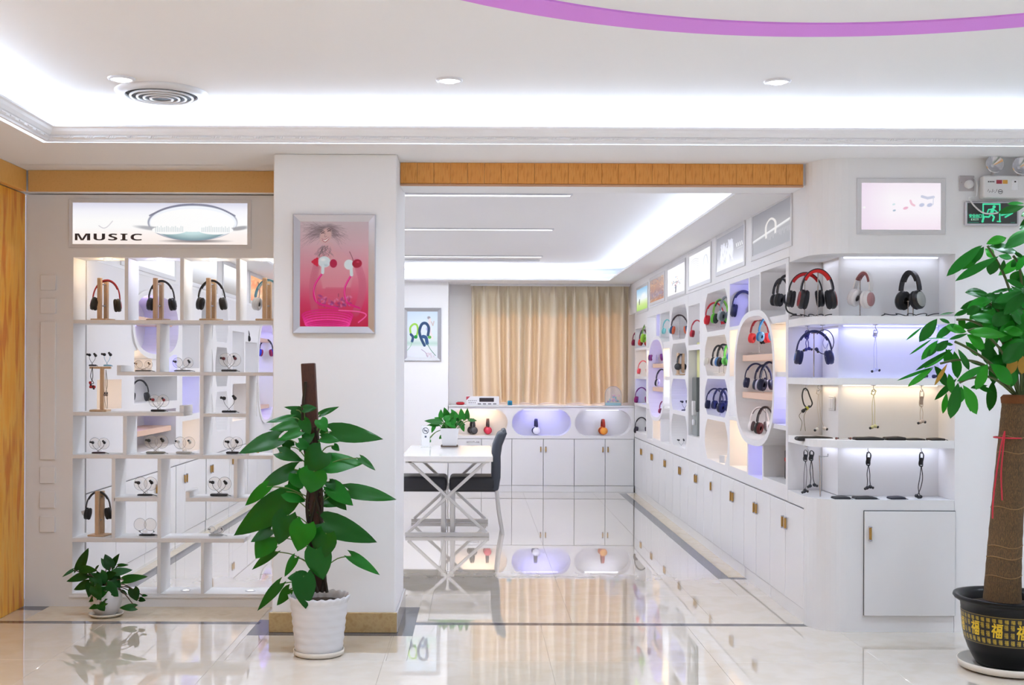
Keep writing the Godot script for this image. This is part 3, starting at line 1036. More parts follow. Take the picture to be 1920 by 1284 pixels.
# ---------- low counter under the curtained window
func back_counter() -> void:
	var lac: Material = mats["white_lacquer"]
	var D := 14.54
	var bx := func(px: float) -> float: return P(px, 800, D).x
	var seams := [845, 903, 960, 1019, 1077, 1135, 1191]
	var labs := ["white cupboard with a drawer and chrome bar beside the table plant", "white cupboard door half hidden by the dark chair back", "white cupboard below the blue oval niche, left door", "white cupboard below the blue oval niche, right door with handle at its left", "white cupboard below the orange headphone, left door", "white cupboard door at the right end of the window counter"]
	var hand := [0.0, 0.0, 1014.0, 1023.5, 1130.5, 1140.0]
	for k in 6:
		var x0: float = bx.call(seams[k])
		var x1: float = bx.call(seams[k + 1])
		if k == 0: x0 = -0.358
		if k == 5: x1 = XR - 0.004
		var o := thing("base_cabinet", labs[k], "cabinet", Vector3((x0 + x1) / 2, 0, -(D + 0.25)))
		var st := S()
		var w := x1 - x0 - 0.004
		box(st, Vector3(0, 0.37, 0), Vector3(w, 0.58, 0.47))
		box(st, Vector3(0, 0.04, 0.0), Vector3(w, 0.078, 0.49))
		obj("body", st, lac, o)
		var tp := 0.655
		if k == 0:
			st = S()
			box(st, Vector3(0, 0.585, 0.243), Vector3(w - 0.002, 0.14, 0.016), 0.0015)
			var dr := obj("drawer", st, lac, o)
			st = S()
			tube(st, spl([Vector3(0.03, 0.615, 0.25), Vector3(0.03, 0.62, 0.275), Vector3(0.1, 0.625, 0.28), Vector3(0.17, 0.62, 0.275), Vector3(0.17, 0.615, 0.25)], 4), 0.006, 6)
			obj("handle", st, mats["chrome"], dr)
			tp = 0.51
		st = S()
		box(st, Vector3(0, (0.084 + tp) / 2, 0.243), Vector3(w - 0.002, tp - 0.084, 0.016), 0.0015)
		var dd := obj("door", st, lac, o)
		if hand[k] > 0.0: handle(dd, Vector3(bx.call(hand[k]) - o.position.x, 0.53, 0.251), Vector3(0, 0, 1), 0.07)
	var o := thing("niche_counter", "long white counter front with three oval niches under the curtain", "display unit", Vector3((XR - 0.358) / 2, 0.662, -(D + 0.26)))
	var b := CSGBox3D.new()
	b.size = Vector3(XR + 0.354, 0.39, 0.5)
	b.material = mats["niche_white"]
	put(b, "carcass", o)
	b.position = Vector3(0, 0.195, 0.01)
	var cols := [LED.w, LED.b, Color(0.9, 0.92, 1.0)]
	var k := 0
	for e in [[844, 952], [960, 1071], [1078, 1184]]:
		var x0: float = bx.call(e[0]) - o.position.x
		var x1: float = bx.call(e[1]) - o.position.x
		var y0 := P(1000, 817, D).y - 0.662 - 0.195
		var y1 := P(1000, 768, D).y - 0.662 - 0.195
		var r := (y1 - y0) / 2
		var poly := PackedVector2Array()
		for j in 17:
			var a := -PI / 2 + PI * j / 16.0
			poly.append(V(x1 - r + cos(a) * r, (y0 + y1) / 2 + sin(a) * r))
		for j in 17:
			var a := PI / 2 + PI * j / 16.0
			poly.append(V(x0 + r + cos(a) * r, (y0 + y1) / 2 + sin(a) * r))
		var g := CSGPolygon3D.new()
		g.operation = CSGShape3D.OPERATION_SUBTRACTION
		g.polygon = poly
		g.depth = 0.26
		g.material = mats["niche_white"]
		put(g, "opening", b)
		g.position = Vector3(0, 0, 0.27)
		var st := S()
		box(st, Vector3((x0 + x1) / 2, y1 + 0.195 - 0.005, 0.1), Vector3((x1 - x0) * 0.6, 0.008, 0.012), 0.002)
		obj("led_strip", st, glow("counter_led_%d" % k, cols[k], 1.3), o)
		area(o, Vector3((x0 + x1) / 2, y1 + 0.195 - 0.016, 0.15), Vector2((x1 - x0) * 0.6, 0.015), Vector3(-40, 0, 0), cols[k], 0.055 if k < 2 else 0.02)
		k += 1
	var wt := thing("worktop", "thin white worktop on the window counter", "worktop", Vector3((XR - 0.358) / 2, 1.054, -(D + 0.265)))
	var s2 := S()
	box(s2, Vector3(0, 0.009, 0.01), Vector3(XR + 0.354, 0.018, 0.54), 0.003)
	obj("slab", s2, lac, wt)

# ---------- pictures and light boxes
func rails(par: Node, w: float, h: float, fw: float, zi: float, zo: float, m: Material) -> void:   # four mitred rails, z outward
	var o := [V(-w / 2, -h / 2), V(w / 2, -h / 2), V(w / 2, h / 2), V(-w / 2, h / 2)]
	var iw := w / 2 - fw
	var ih := h / 2 - fw
	var i := [V(-iw, -ih), V(iw, -ih), V(iw, ih), V(-iw, ih)]
	for k in 4:
		var st := S()
		st.set_smooth_group(-1)
		var a: Vector2 = o[k]
		var b: Vector2 = o[(k + 1) % 4]
		var c: Vector2 = i[(k + 1) % 4]
		var d: Vector2 = i[k]
		var mid := (a + b) / 2
		var out := Vector3(mid.x, mid.y, 0).normalized()
		var f := func(p: Vector2, z: float) -> Vector3: return Vector3(p.x, p.y, z)
		var e := 0.12
		var a2 := a.lerp(d, e)
		var b2 := b.lerp(c, e)
		q(st, f.call(a2, zo), f.call(b2, zo), f.call(c, zi), f.call(d, zi), Vector3(0, 0, 1))
		q(st, f.call(a, zo * 0.8), f.call(b, zo * 0.8), f.call(b2, zo), f.call(a2, zo), Vector3(0, 0, 1))
		q(st, f.call(a, 0), f.call(b, 0), f.call(b, zo * 0.8), f.call(a, zo * 0.8), out)
		q(st, f.call(d, 0), f.call(c, 0), f.call(c, zi), f.call(d, zi), -out)
		q(st, f.call(b, 0), f.call(b, zo * 0.8), f.call(c, zi), f.call(c, 0), out.cross(Vector3(0, 0, 1)))
		q(st, f.call(a, 0), f.call(a, zo * 0.8), f.call(d, zi), f.call(d, 0), -out.cross(Vector3(0, 0, 1)))
		obj("frame_rail", st, m, par)
func panel(par: Node, called: String, w: float, h: float, z: float, m: Material) -> MeshInstance3D:
	var st := S()
	quv(st, Vector3(-w / 2, h / 2, z), Vector3(w / 2, h / 2, z), Vector3(w / 2, -h / 2, z), Vector3(-w / 2, -h / 2, z))
	var s2 := S()
	st.set_uv(V(0.5, 0.5))
	q(st, Vector3(-w / 2, h / 2, z), Vector3(w / 2, h / 2, z), Vector3(w / 2, h / 2, 0.0005), Vector3(-w / 2, h / 2, 0.0005), Vector3.UP)
	q(st, Vector3(-w / 2, -h / 2, z), Vector3(w / 2, -h / 2, z), Vector3(w / 2, -h / 2, 0.0005), Vector3(-w / 2, -h / 2, 0.0005), Vector3.DOWN)
	q(st, Vector3(-w / 2, h / 2, z), Vector3(-w / 2, -h / 2, z), Vector3(-w / 2, -h / 2, 0.0005), Vector3(-w / 2, h / 2, 0.0005), Vector3.LEFT)
	q(st, Vector3(w / 2, h / 2, z), Vector3(w / 2, -h / 2, z), Vector3(w / 2, -h / 2, 0.0005), Vector3(w / 2, h / 2, 0.0005), Vector3.RIGHT)
	return obj(called, st, m, par)
func words(par: Node, s: String, at: Vector3, width: float, hgt: float, m: Material, fat := 0.0) -> void:   # one raised letter after the other, centred on at
	var sf := SystemFont.new()
	sf.font_names = PackedStringArray(["Droid Sans"])
	sf.font_weight = 700
	var f := FontVariation.new()
	f.base_font = sf
	f.variation_embolden = fat
	var ms := []
	var total := 0.0
	for c in s:
		var t := TextMesh.new()
		t.text = c
		t.font = f
		t.font_size = 48
		t.pixel_size = hgt / 35.0
		t.depth = 0.001
		t.curve_step = 1.0
		var w: float = t.get_aabb().size.x + hgt * 0.2
		ms.append([t, w])
		total += w
	var k := width / total
	var x := -total / 2
	for e in ms:
		var o := mi("letter", e[0], m, par)
		o.position = at + Vector3((x + e[1] / 2) * k, 0, 0)
		o.scale = Vector3(k, 1, 1)
		x += e[1]
func pic_pink() -> Image:
	var im := grad(264, 392, [Color("cfc0c6"), Color("d6b4bd"), Color("dc97a6"), Color("d67088"), Color("cf2c5c"), Color("c00840")])
	var skin := Color("dfaaae")
	line(im, [V(112, 96), V(122, 130)], 18, skin, 0.25)                 # neck, shoulders, waist
	for y in range(112, 250):
		var t := (y - 112) / 138.0
		var hw := lerpf(30.0, 74.0, smoothstep(0.0, 0.28, t)) - 16.0 * smoothstep(0.45, 1.0, t)
		for x in range(int(140 - hw), int(140 + hw)): dab(im, x, y, skin, 0.4 * clampf((hw - absf(x - 140)) / 8.0, 0, 1))
	line(im, crv([V(68, 150), V(52, 215), V(50, 280), V(58, 335)]), 15, Color("c4607c"), 0.16)
	line(im, crv([V(216, 150), V(238, 215), V(236, 280), V(214, 340)]), 15, Color("c4607c"), 0.18)
	line(im, crv([V(190, 112), V(202, 138), V(206, 160)]), 1.6, Color("8a5a60"), 0.6)
	for y in range(245, 300):
		for x in range(int(100 - (y - 245) * 0.4), 197): dab(im, x, y, Color("cc5a76"), 0.6)
	oval(im, 148, 274, 3, 8, Color("8c3c50"), 0.6)
	for k in 60:
		var px := 72 + rng.randf() * 128
		var py := 284 + rng.randf() * 34 - 18.0 * absf(px - 136) / 64.0 + 8
		oval(im, px, py, 9, 5, [Color("8c3080"), Color("b8488c"), Color("e08ab8"), Color("7a2468")][k % 4], 0.5, 0.5, rng.randf() * 3.0)
	var hair := Color("7a6c70")
	for k in 170:                                                       # long windblown hair
		var left := k % 3 > 0
		var a := rng.randf_range(2.5, 3.75) if left else rng.randf_range(-0.75, 0.35)
		var L := rng.randf_range(35, 92) if left else rng.randf_range(30, 70)
		var c := V(88, 36) if left else V(118, 34)
		var b := c + V(rng.randf_range(-16, 14), rng.randf_range(-22, 26))
		line(im, crv([b, b + V(cos(a), -sin(a) * 0.7) * L * 0.45 + V(0, rng.randf_range(-8, 4)), b + V(cos(a), -sin(a) * 0.9) * L + V(0, rng.randf_range(-4, 16))], 6), 0.8, hair, 0.15)
	for k in 34:
		var b := V(84 + rng.randf() * 34, 88 + rng.randf() * 14)
		line(im, crv([b, b + V(rng.randf_range(-18, 6), 12), b + V(rng.randf_range(-40, 22), 34)], 5), 0.9, hair, 0.28)
	oval(im, 70, 40, 52, 24, Color("8a7c80"), 0.45, 0.95, -0.25)
	oval(im, 122, 34, 34, 26, Color("6d6064"), 0.6, 0.9, 0.7)
	oval(im, 98, 26, 34, 20, Color("6d6064"), 0.5, 0.8, -0.3)
	oval(im, 98, 52, 25, 35, Color("d9b4b2"), 0.95, 0.3, 0.45)           # tilted face
	line(im, crv([V(78, 40), V(86, 35), V(94, 38)], 4), 1.1, Color("54484c"), 0.75)
	line(im, crv([V(103, 31), V(110, 27), V(118, 31)], 4), 1.1, Color("54484c"), 0.75)
	for e in [V(87, 43), V(111, 35)]: line(im, crv([e + V(-5, 1), e + V(0, -1.5), e + V(5, 0)], 4), 1.3, Color("43383c"), 0.85)
	line(im, crv([V(97, 42), V(94, 55), V(98, 57), V(102, 54)], 4), 0.8, Color("a07a7e"), 0.7)
	for j in 3: line(im, crv([V(84, 65 + j), V(96, 70 + j * 1.6), V(110, 60 + j)], 5), 1.3, Color("f6f0ee"), 0.9)
	line(im, crv([V(83, 64), V(95, 68), V(111, 58)], 5), 0.9, Color("a8606c"), 0.8)
	line(im, crv([V(84, 68), V(97, 76), V(111, 63)], 5), 1.2, Color("b0606e"), 0.8)
	var pk := Color("d8107c")
	for e in [[85, 193, 85, 300, 55, 245], [196, 200, 190, 300, 172, 250]]:
		line(im, crv([V(e[0], e[1]), V(e[4], e[5]), V(e[4] + 10, 300), V(e[0] + 60 if e[0] < 100 else 230, 322)], 10), 3.2, pk)
		line(im, crv([V(e[0] - 1, e[1]), V(e[4] - 1, e[5]), V(e[4] + 9, 300)], 10), 0.8, Color("ff7cc4"), 0.8)
	for k in 5:
		var pts := []
		for j in 25: pts.append(V(106 + cos(TAU * j / 24.0) * (97 - k * 3), 350 + k * 8 + sin(TAU * j / 24.0) * (22 - k)))
		line(im, pts, 2.8, pk.lerp(Color("ff48ac"), k * 0.2), 0.95)
	line(im, crv([V(150, 330), V(225, 335), V(255, 348), V(225, 375)], 8), 2.4, Color("f05aa6"))
	var wh := Color("d8e6ea")
	oval(im, 93, 150, 26, 22, wh, 1.0, 0.12)
	oval(im, 88, 142, 14, 8, Color("ffffff"), 0.7, 0.7)
	oval(im, 96, 163, 18, 7, Color("a8bcc4"), 0.6, 0.8)
	line(im, [V(88, 165), V(87, 190)], 6, wh)
	line(im, [V(48, 150), V(66, 138), V(66, 163), V(48, 150), V(66, 150)], 4, Color("d0103e"))
	oval(im, 58, 150, 9, 12, Color("d0103e"))
	oval(im, 128, 156, 15, 17, Color("b40c42"), 1.0, 0.15)
	oval(im, 188, 160, 20, 20, wh, 1.0, 0.12)
	line(im, [V(196, 170), V(198, 198)], 6, wh)
	oval(im, 219, 156, 20, 17, Color("a80a34"), 1.0, 0.15, -0.2)
	oval(im, 222, 150, 8, 5, Color("e04a70"), 0.7, 0.6)
	return im
func pic_hooks() -> Image:
	var im := grad(150, 225, [Color("c9dbec"), Color("d6e4ef"), Color("dde6ee"), Color("d5e3e0"), Color("e2e6ee"), Color("dfe4ee")])
	for y in range(140, 170): im.fill_rect(Rect2i(0, y, 150, 1), Color("b9d6cb").lerp(Color("d8e4e2"), absf(y - 155) / 15.0))
	oval(im, 106, 30, 10, 9, Color("8d8890"), 0.9, 0.5)          # runner
	line(im, crv([V(112, 38), V(108, 60), V(112, 95), V(124, 130)]), 6, Color("e6dcdc"), 0.8)
	line(im, [V(118, 50), V(126, 68), V(131, 48)], 2.5, Color("c8b0a8"), 0.8)
	oval(im, 100, 85, 9, 12, Color("7a82c8"), 0.6, 0.5)
	for k in 30: oval(im, 95 + rng.randf() * 40, 200 + rng.randf() * 24, 6, 4, Color("cdb4bc"), 0.35, 0.7)
	line(im, crv([V(70, 185), V(90, 200), V(100, 222)]), 1.5, Color("9a86a0"), 0.6)
	for e in [[V(18, 112), V(15, 80), V(32, 62), V(48, 68), V(52, 95), V(45, 122)]]: line(im, crv(e), 4.5, Color("96cf4a"))
	line(im, crv([V(18, 112), V(28, 125), V(24, 146)]), 6, Color("274a78"))
	oval(im, 42, 124, 9, 9, Color("1c8f3a"))
	line(im, crv([V(85, 165), V(68, 130), V(60, 95), V(72, 62), V(92, 58), V(106, 80), V(102, 115)]), 6.5, Color("24466e"))
	line(im, crv([V(78, 122), V(92, 128), V(98, 155)]), 8, Color("2a5080"))
	oval(im, 110, 125, 9, 8, Color("5cae4a"))
	line(im, crv([V(98, 155), V(115, 185), V(140, 215)]), 1.4, Color("57806a"))
	line(im, crv([V(24, 148), V(16, 170), V(0, 190)]), 1.2, Color("86c09a"))
	return im
func pic_music() -> Image:
	var im := grad(660, 160, [Color("dcdcee"), Color("f8f8ff"), Color("ffffff"), Color("ffffff"), Color("fff6f2"), Color("fbeee8")])
	oval(im, 465, 146, 150, 8, Color("6a6468"), 0.85, 0.8)
	for e in [[452, 74, 172, 72, Color("8f93a8")], [454, 76, 168, 67, Color("f4f8ff")], [452, 82, 160, 60, Color("c3ced6")], [452, 78, 162, 57, Color("ffffff")]]: oval(im, e[0], e[1], e[2], e[3], e[4], 1.0, 0.03)
	oval(im, 300, 98, 80, 10, Color("a8aab2"), 0.9, 0.5, 0.12)
	oval(im, 630, 96, 45, 10, Color("8a8a90"), 0.8, 0.5, -0.15)
	for y in range(100, 146):                                             # teal lower lens
		for x in range(300, 600):
			var e := V((x - 452) / 150.0, (y - 78) / 66.0).length()
			if e < 1.0 and e > 0.5: dab(im, x, y, Color("bfe0e2").lerp(Color("6d8f98"), clampf((e - 0.6) * 2.6, 0, 1)), 0.85 * clampf((y - 98) / 14.0, 0, 1))
	for s in [365, 540]:
		oval(im, s, 104, 68, 17, Color("ffffff"), 1.0, 0.05)
		for k in 16: line(im, [V(s - 52 + k * 6.8, 88 + rng.randf() * 8), V(s - 52 + k * 6.8, 110)], 1.4, Color("8fa8b0"), 0.45)
	for e in [[290, 48, 345, 22, 400, 8, 452, 4], [612, 48, 560, 22, 510, 8, 452, 4]]: line(im, crv([V(e[0], e[1]), V(e[2], e[3]), V(e[4], e[5]), V(e[6], e[7])]), 3.0, Color("77798e"), 0.75)
	line(im, crv([V(98, 88), V(114, 97), V(130, 92), V(150, 70)]), 1.6, Color("d2ced6"), 0.8)
	return im
func pic_notes() -> Image:
	var im := grad(300, 176, [Color("fbf0fb"), Color("fffaff"), Color("fff8ff"), Color("fbeaf8")])
	for y in 176: for x in 110: dab(im, x, y, Color("f0dcf2"), (1.0 - x / 110.0) * 0.7)
	for c in [[122, 80, 7, 4, "cfe6ea"], [124, 103, 7, 4, "a8bcd0"], [167, 94, 12, 6, "f0b8d0"], [228, 82, 12, 8, "c3c8e2"], [258, 82, 13, 8, "c3c8e2"]]: oval(im, c[0], c[1], c[2], c[3], Color.html(c[4]), 1.0, 0.35, -0.3)
	line(im, [V(229, 50), V(250, 56), V(272, 52)], 5, Color("cdd0e4"))
	line(im, [V(272, 52), V(271, 80)], 1.5, Color("d9dced"))
	line(im, crv([V(185, 66), V(190, 78), V(200, 84)]), 4, Color("f3c6d6"), 0.8)
	oval(im, 10, 92, 7, 6, Color("ffffff"), 0.9, 0.5)
	return im
func pic_wall(k: int) -> Image:
	var im: Image
	match k:
		0:
			im = grad(96, 128, [Color("8fc4ea"), Color("c4e2f6"), Color("f4fafc"), Color("c8e68e"), Color("a6d860")])
			oval(im, 60, 45, 30, 20, Color("ffffff"), 0.7, 0.7)
			line(im, [V(22, 78), V(26, 62), V(24, 90)], 3, Color("3c4a50"))
		1:
			im = grad(96, 128, [Color("b09a90"), Color("c8987a"), Color("b88a80"), Color("9a90b4"), Color("d88a4c")])
			for j in 60: oval(im, rng.randf() * 96, rng.randf() * 128, 5 + rng.randf() * 9, 4, [Color("e8a860"), Color("f0d8c0"), Color("7c6a8e"), Color("a8583c"), Color("ffe9c8")][j % 5], 0.6, 0.6, rng.randf() * 3)
		2:
			im = grad(96, 128, [Color("fbf8fd"), Color("fffcff"), Color("ffffff")])
			for j in 55:
				var a := rng.randf() * TAU
				oval(im, 46 + cos(a) * rng.randf() * 34, 72 + sin(a) * rng.randf() * 28, 3.5, 2.5, [Color("5c5a78"), Color("d87a6a"), Color("8ab0cc"), Color("e8c890"), Color("383848")][j % 5], 0.75, 0.4, a)
			line(im, [V(48, 90), V(46, 118)], 3, Color("5a566c"))
		3:
			im = grad(96, 128, [Color("f2f2f4"), Color("f8f8fa"), Color("ffffff"), Color("ffffff"), Color("f4f4f6")])
			for j in 5: line(im, crv([V(8, 26 + j * 9), V(24, 18 + j * 9), V(44, 27 + j * 9)]), 1.0, Color("b4b4ba"))
			line(im, crv([V(66, 60), V(70, 30), V(80, 28), V(86, 64)]), 2, Color("c4c8d0"))
			oval(im, 76, 62, 10, 14, Color("dde2ea"), 0.8, 0.5)
		4:
			im = grad(96, 128, [Color("8d8c98"), Color("9a99a4"), Color("a4a3ac"), Color("c8c8d2"), Color("f4f4f8")])
			for j in 46:
				var x := 14 + rng.randf() * 44
				var y0 := 22 + rng.randf() * 50
				line(im, crv([V(x, y0), V(x + rng.randf_range(-5, 5), y0 + 20), V(x + rng.randf_range(-6, 6), y0 + 45)], 4), 1.8, Color("eef0ff"), 0.65)
			for j in 4: line(im, [V(70 + j * 6, 52), V(72 + j * 6, 64)], 1.5, Color("f4f4f4"))
			line(im, [V(74, 72), V(92, 72)], 1.2, Color("d0d0d4"))
		5:
			im = grad(128, 128, [Color("86858e"), Color("8e8d94"), Color("a5a4a8"), Color("96959a"), Color("8b8a90")])
			for j in 7: line(im, [V(0, 84 - j * 0.6), V(128, 62 - j * 0.6)], 4.0 - j * 0.5, Color("ffffff"), 0.35)
			for r in [14, 17]: line(im, crv([V(64 - r, 88), V(64 - r, 50), V(64, 50 - r), V(64 + r, 50), V(64 + r, 84)]), 1.6, Color("fbf6f0"), 0.85)
			for j in 16: line(im, [V(48 + j * 5, 80), V(48 + j * 5, 84 + rng.randf() * 16)], 1.0, Color("f0f0f0"), 0.4)
		6:
			im = grad(96, 96, [Color("ffffff"), Color("ffffff"), Color("d8d8da"), Color("a9a6a4"), Color("8d857c")])
		7:
			im = grad(96, 128, [Color("f6b070"), Color("f08840"), Color("f6c890"), Color("e87a3a")])
			for j in 20: oval(im, rng.randf() * 96, rng.randf() * 128, 6, 14, Color("ffe4b8"), 0.5, 0.6, rng.randf())
			line(im, crv([V(40, 20), V(50, 60), V(44, 110)]), 2.5, Color("5a3420"))
		_:
			im = grad(32, 32, [Color("fdfdff"), Color("ffffff")])
	return im
func light_box(label: String, xw: float, d0: float, d1: float, h0: float, h1: float, k: int, e: float) -> void:
	var sg := 1.0 if xw > 0 else -1.0
	var o := thing("light_box", label, "poster", Vector3(xw - sg * 0.001, (h0 + h1) / 2, -(d0 + d1) / 2), -sg * PI / 2, "")
	rails(o, d1 - d0 + 0.07, h1 - h0 + 0.07, 0.035, 0.007, 0.009, M("box_frame", Color(0.86, 0.86, 0.87), 0.4))
	panel(o, "poster", d1 - d0, h1 - h0, 0.004, printed("wall_print_%d_%d" % [k, int(d0 * 10)], pic_wall(k), e))
func pictures() -> void:
	var alu := M("satin_aluminium", Color(0.78, 0.78, 0.81), 0.38, 0.75)
	var a := P(550, 402, 6.72)
	var b := P(704, 626, 6.72)
	var o := thing("picture_frame", "silver framed pink poster of white and crimson earbuds on the pillar", "poster", (a + b) / 2)
	rails(o, b.x - a.x, a.y - b.y, 0.041, 0.008, 0.022, alu)
	panel(o, "poster", b.x - a.x - 0.08, a.y - b.y - 0.08, 0.007, printed("print_pink", pic_pink(), 0.0, 0.25))
	a = P(757, 577, 14.56)
	b = P(827, 677, 14.56)
	o = thing("picture_frame", "silver framed poster of green and blue ear hook earphones on the rear column", "poster", (a + b) / 2)
	rails(o, b.x - a.x, a.y - b.y, 0.045, 0.008, 0.022, M("satin_aluminium_dull", Color(0.66, 0.66, 0.68), 0.45, 0.6))
	panel(o, "poster", b.x - a.x - 0.088, a.y - b.y - 0.088, 0.007, printed("print_hooks", pic_hooks(), 0.0, 0.25))
	a = P(137, 380, LD)
	b = P(464, 459, LD)
	o = thing("light_box", "wide lit sign reading MUSIC with a glassy ellipse, above the lattice shelf", "sign", (a + b) / 2)
	var w := b.x - a.x
	var h := a.y - b.y
	rails(o, w + 0.05, h + 0.05, 0.025, 0.008, 0.01, M("box_frame_grey", Color(0.86, 0.86, 0.87), 0.5))
	panel(o, "screen", w, h, 0.004, printed("print_music", pic_music(), 0.7))
	words(o, "MUSIC", Vector3(-w / 2 + 0.205 * w, -h / 2 + 0.17 * h, 0.0045), 0.4 * w, 0.043, M("print_ink", Color("4a4044"), 0.6))
	a = P(1615, 343, 6.78)
	b = P(1763, 431, 6.78)
	o = thing("light_box", "lit pale pink music note panel on the wall above the corner shelves", "sign", (a + b) / 2)
	w = b.x - a.x
	h = a.y - b.y
	rails(o, w + 0.055, h + 0.055, 0.027, 0.007, 0.009, mats["box_frame_grey"])
	panel(o, "screen", w, h, 0.004, printed("print_notes", pic_notes(), 0.68))
	var labs := ["blue sky and green grass poster nearest the curtain on the niche wall", "orange and purple abstract poster, second from the curtain", "white poster with a scatter of coloured shapes on the niche wall", "pale lit poster with thin grey wavy lines on the niche wall", "grey poster of white streaked dancing figures on the niche wall", "largest grey poster with a headphone arc in a light beam, by the doorway beam"]
	var q6 := [[1195, 1215, 534.5, 577], [1220, 1246, 514, 558], [1253, 1285, 490.5, 544], [1293.5, 1333, 461, 522], [1345.5, 1396.5, 421, 489.5], [1413, 1484, 368, 451]]
	for k in 6:
		var e = q6[k]
		var f := PX(e[0], e[2], XR)
		var n := PX(e[1], e[2], XR)
		light_box(labs[k], XR, -n.z, minf(-f.z, 14.45), PX(e[1], e[3], XR).y, n.y, k, [0.7, 0.56, 0.7, 0.7, 0.6, 0.56][k])
	var l2 := ["white lit poster on the left wall seen in the second lattice opening", "white and grey poster on the left wall seen in the third lattice opening", "white and brown poster on the left wall at the edge of the third opening", "orange poster on the left wall seen behind the pale blue headphone"]
	var ds := [[8.4, 9.85], [10.4, 11.45], [11.75, 12.8], [13.15, 14.2]]
	for k in 4: light_box(l2[k], XL, ds[k][0], ds[k][1], 2.28, 2.56, [8, 6, 6, 7][k], 0.7)

# ---------- fittings on walls and ceilings
const GLYPH := {   # strokes on a unit square, y down
	"fu": [[0.2, 0.05, 0.28, 0.14], [0.05, 0.25, 0.38, 0.25, 0.05, 0.6], [0.22, 0.42, 0.22, 0.98], [0.25, 0.5, 0.38, 0.62], [0.5, 0.1, 0.98, 0.1], [0.55, 0.24, 0.93, 0.24, 0.93, 0.42, 0.55, 0.42, 0.55, 0.24], [0.5, 0.54, 0.97, 0.54, 0.97, 0.96, 0.5, 0.96, 0.5, 0.54], [0.73, 0.54, 0.73, 0.96], [0.5, 0.75, 0.97, 0.75]],
	"an": [[0.5, 0.0, 0.5, 0.12], [0.08, 0.3, 0.08, 0.15, 0.92, 0.15, 0.92, 0.3], [0.42, 0.25, 0.25, 0.6, 0.85, 0.98], [0.65, 0.4, 0.5, 0.8, 0.12, 0.98], [0.05, 0.5, 0.95, 0.5]],
	"quan": [[0.5, 0.0, 0.05, 0.42], [0.5, 0.0, 0.95, 0.42], [0.22, 0.45, 0.78, 0.45], [0.25, 0.7, 0.75, 0.7], [0.08, 0.97, 0.92, 0.97], [0.5, 0.45, 0.5, 0.97]],
	"chu": [[0.5, 0.02, 0.5, 0.95], [0.18, 0.12, 0.18, 0.45, 0.82, 0.45, 0.82, 0.12], [0.08, 0.55, 0.08, 0.95, 0.92, 0.95, 0.92, 0.55]],
	"kou": [[0.12, 0.1, 0.88, 0.1, 0.88, 0.92, 0.12, 0.92, 0.12, 0.1]]}
func glyph(im: Image, g: String, x: float, y: float, w: float, h: float, r: float, c: Color, lean := 0.0) -> void:
	for s in GLYPH[g]:
		var pts := []
		for k in range(0, s.size(), 2): pts.append(V(x + s[k] * w + lean * (0.5 - s[k + 1]) * w, y + s[k + 1] * h))
		line(im, pts, r, c)
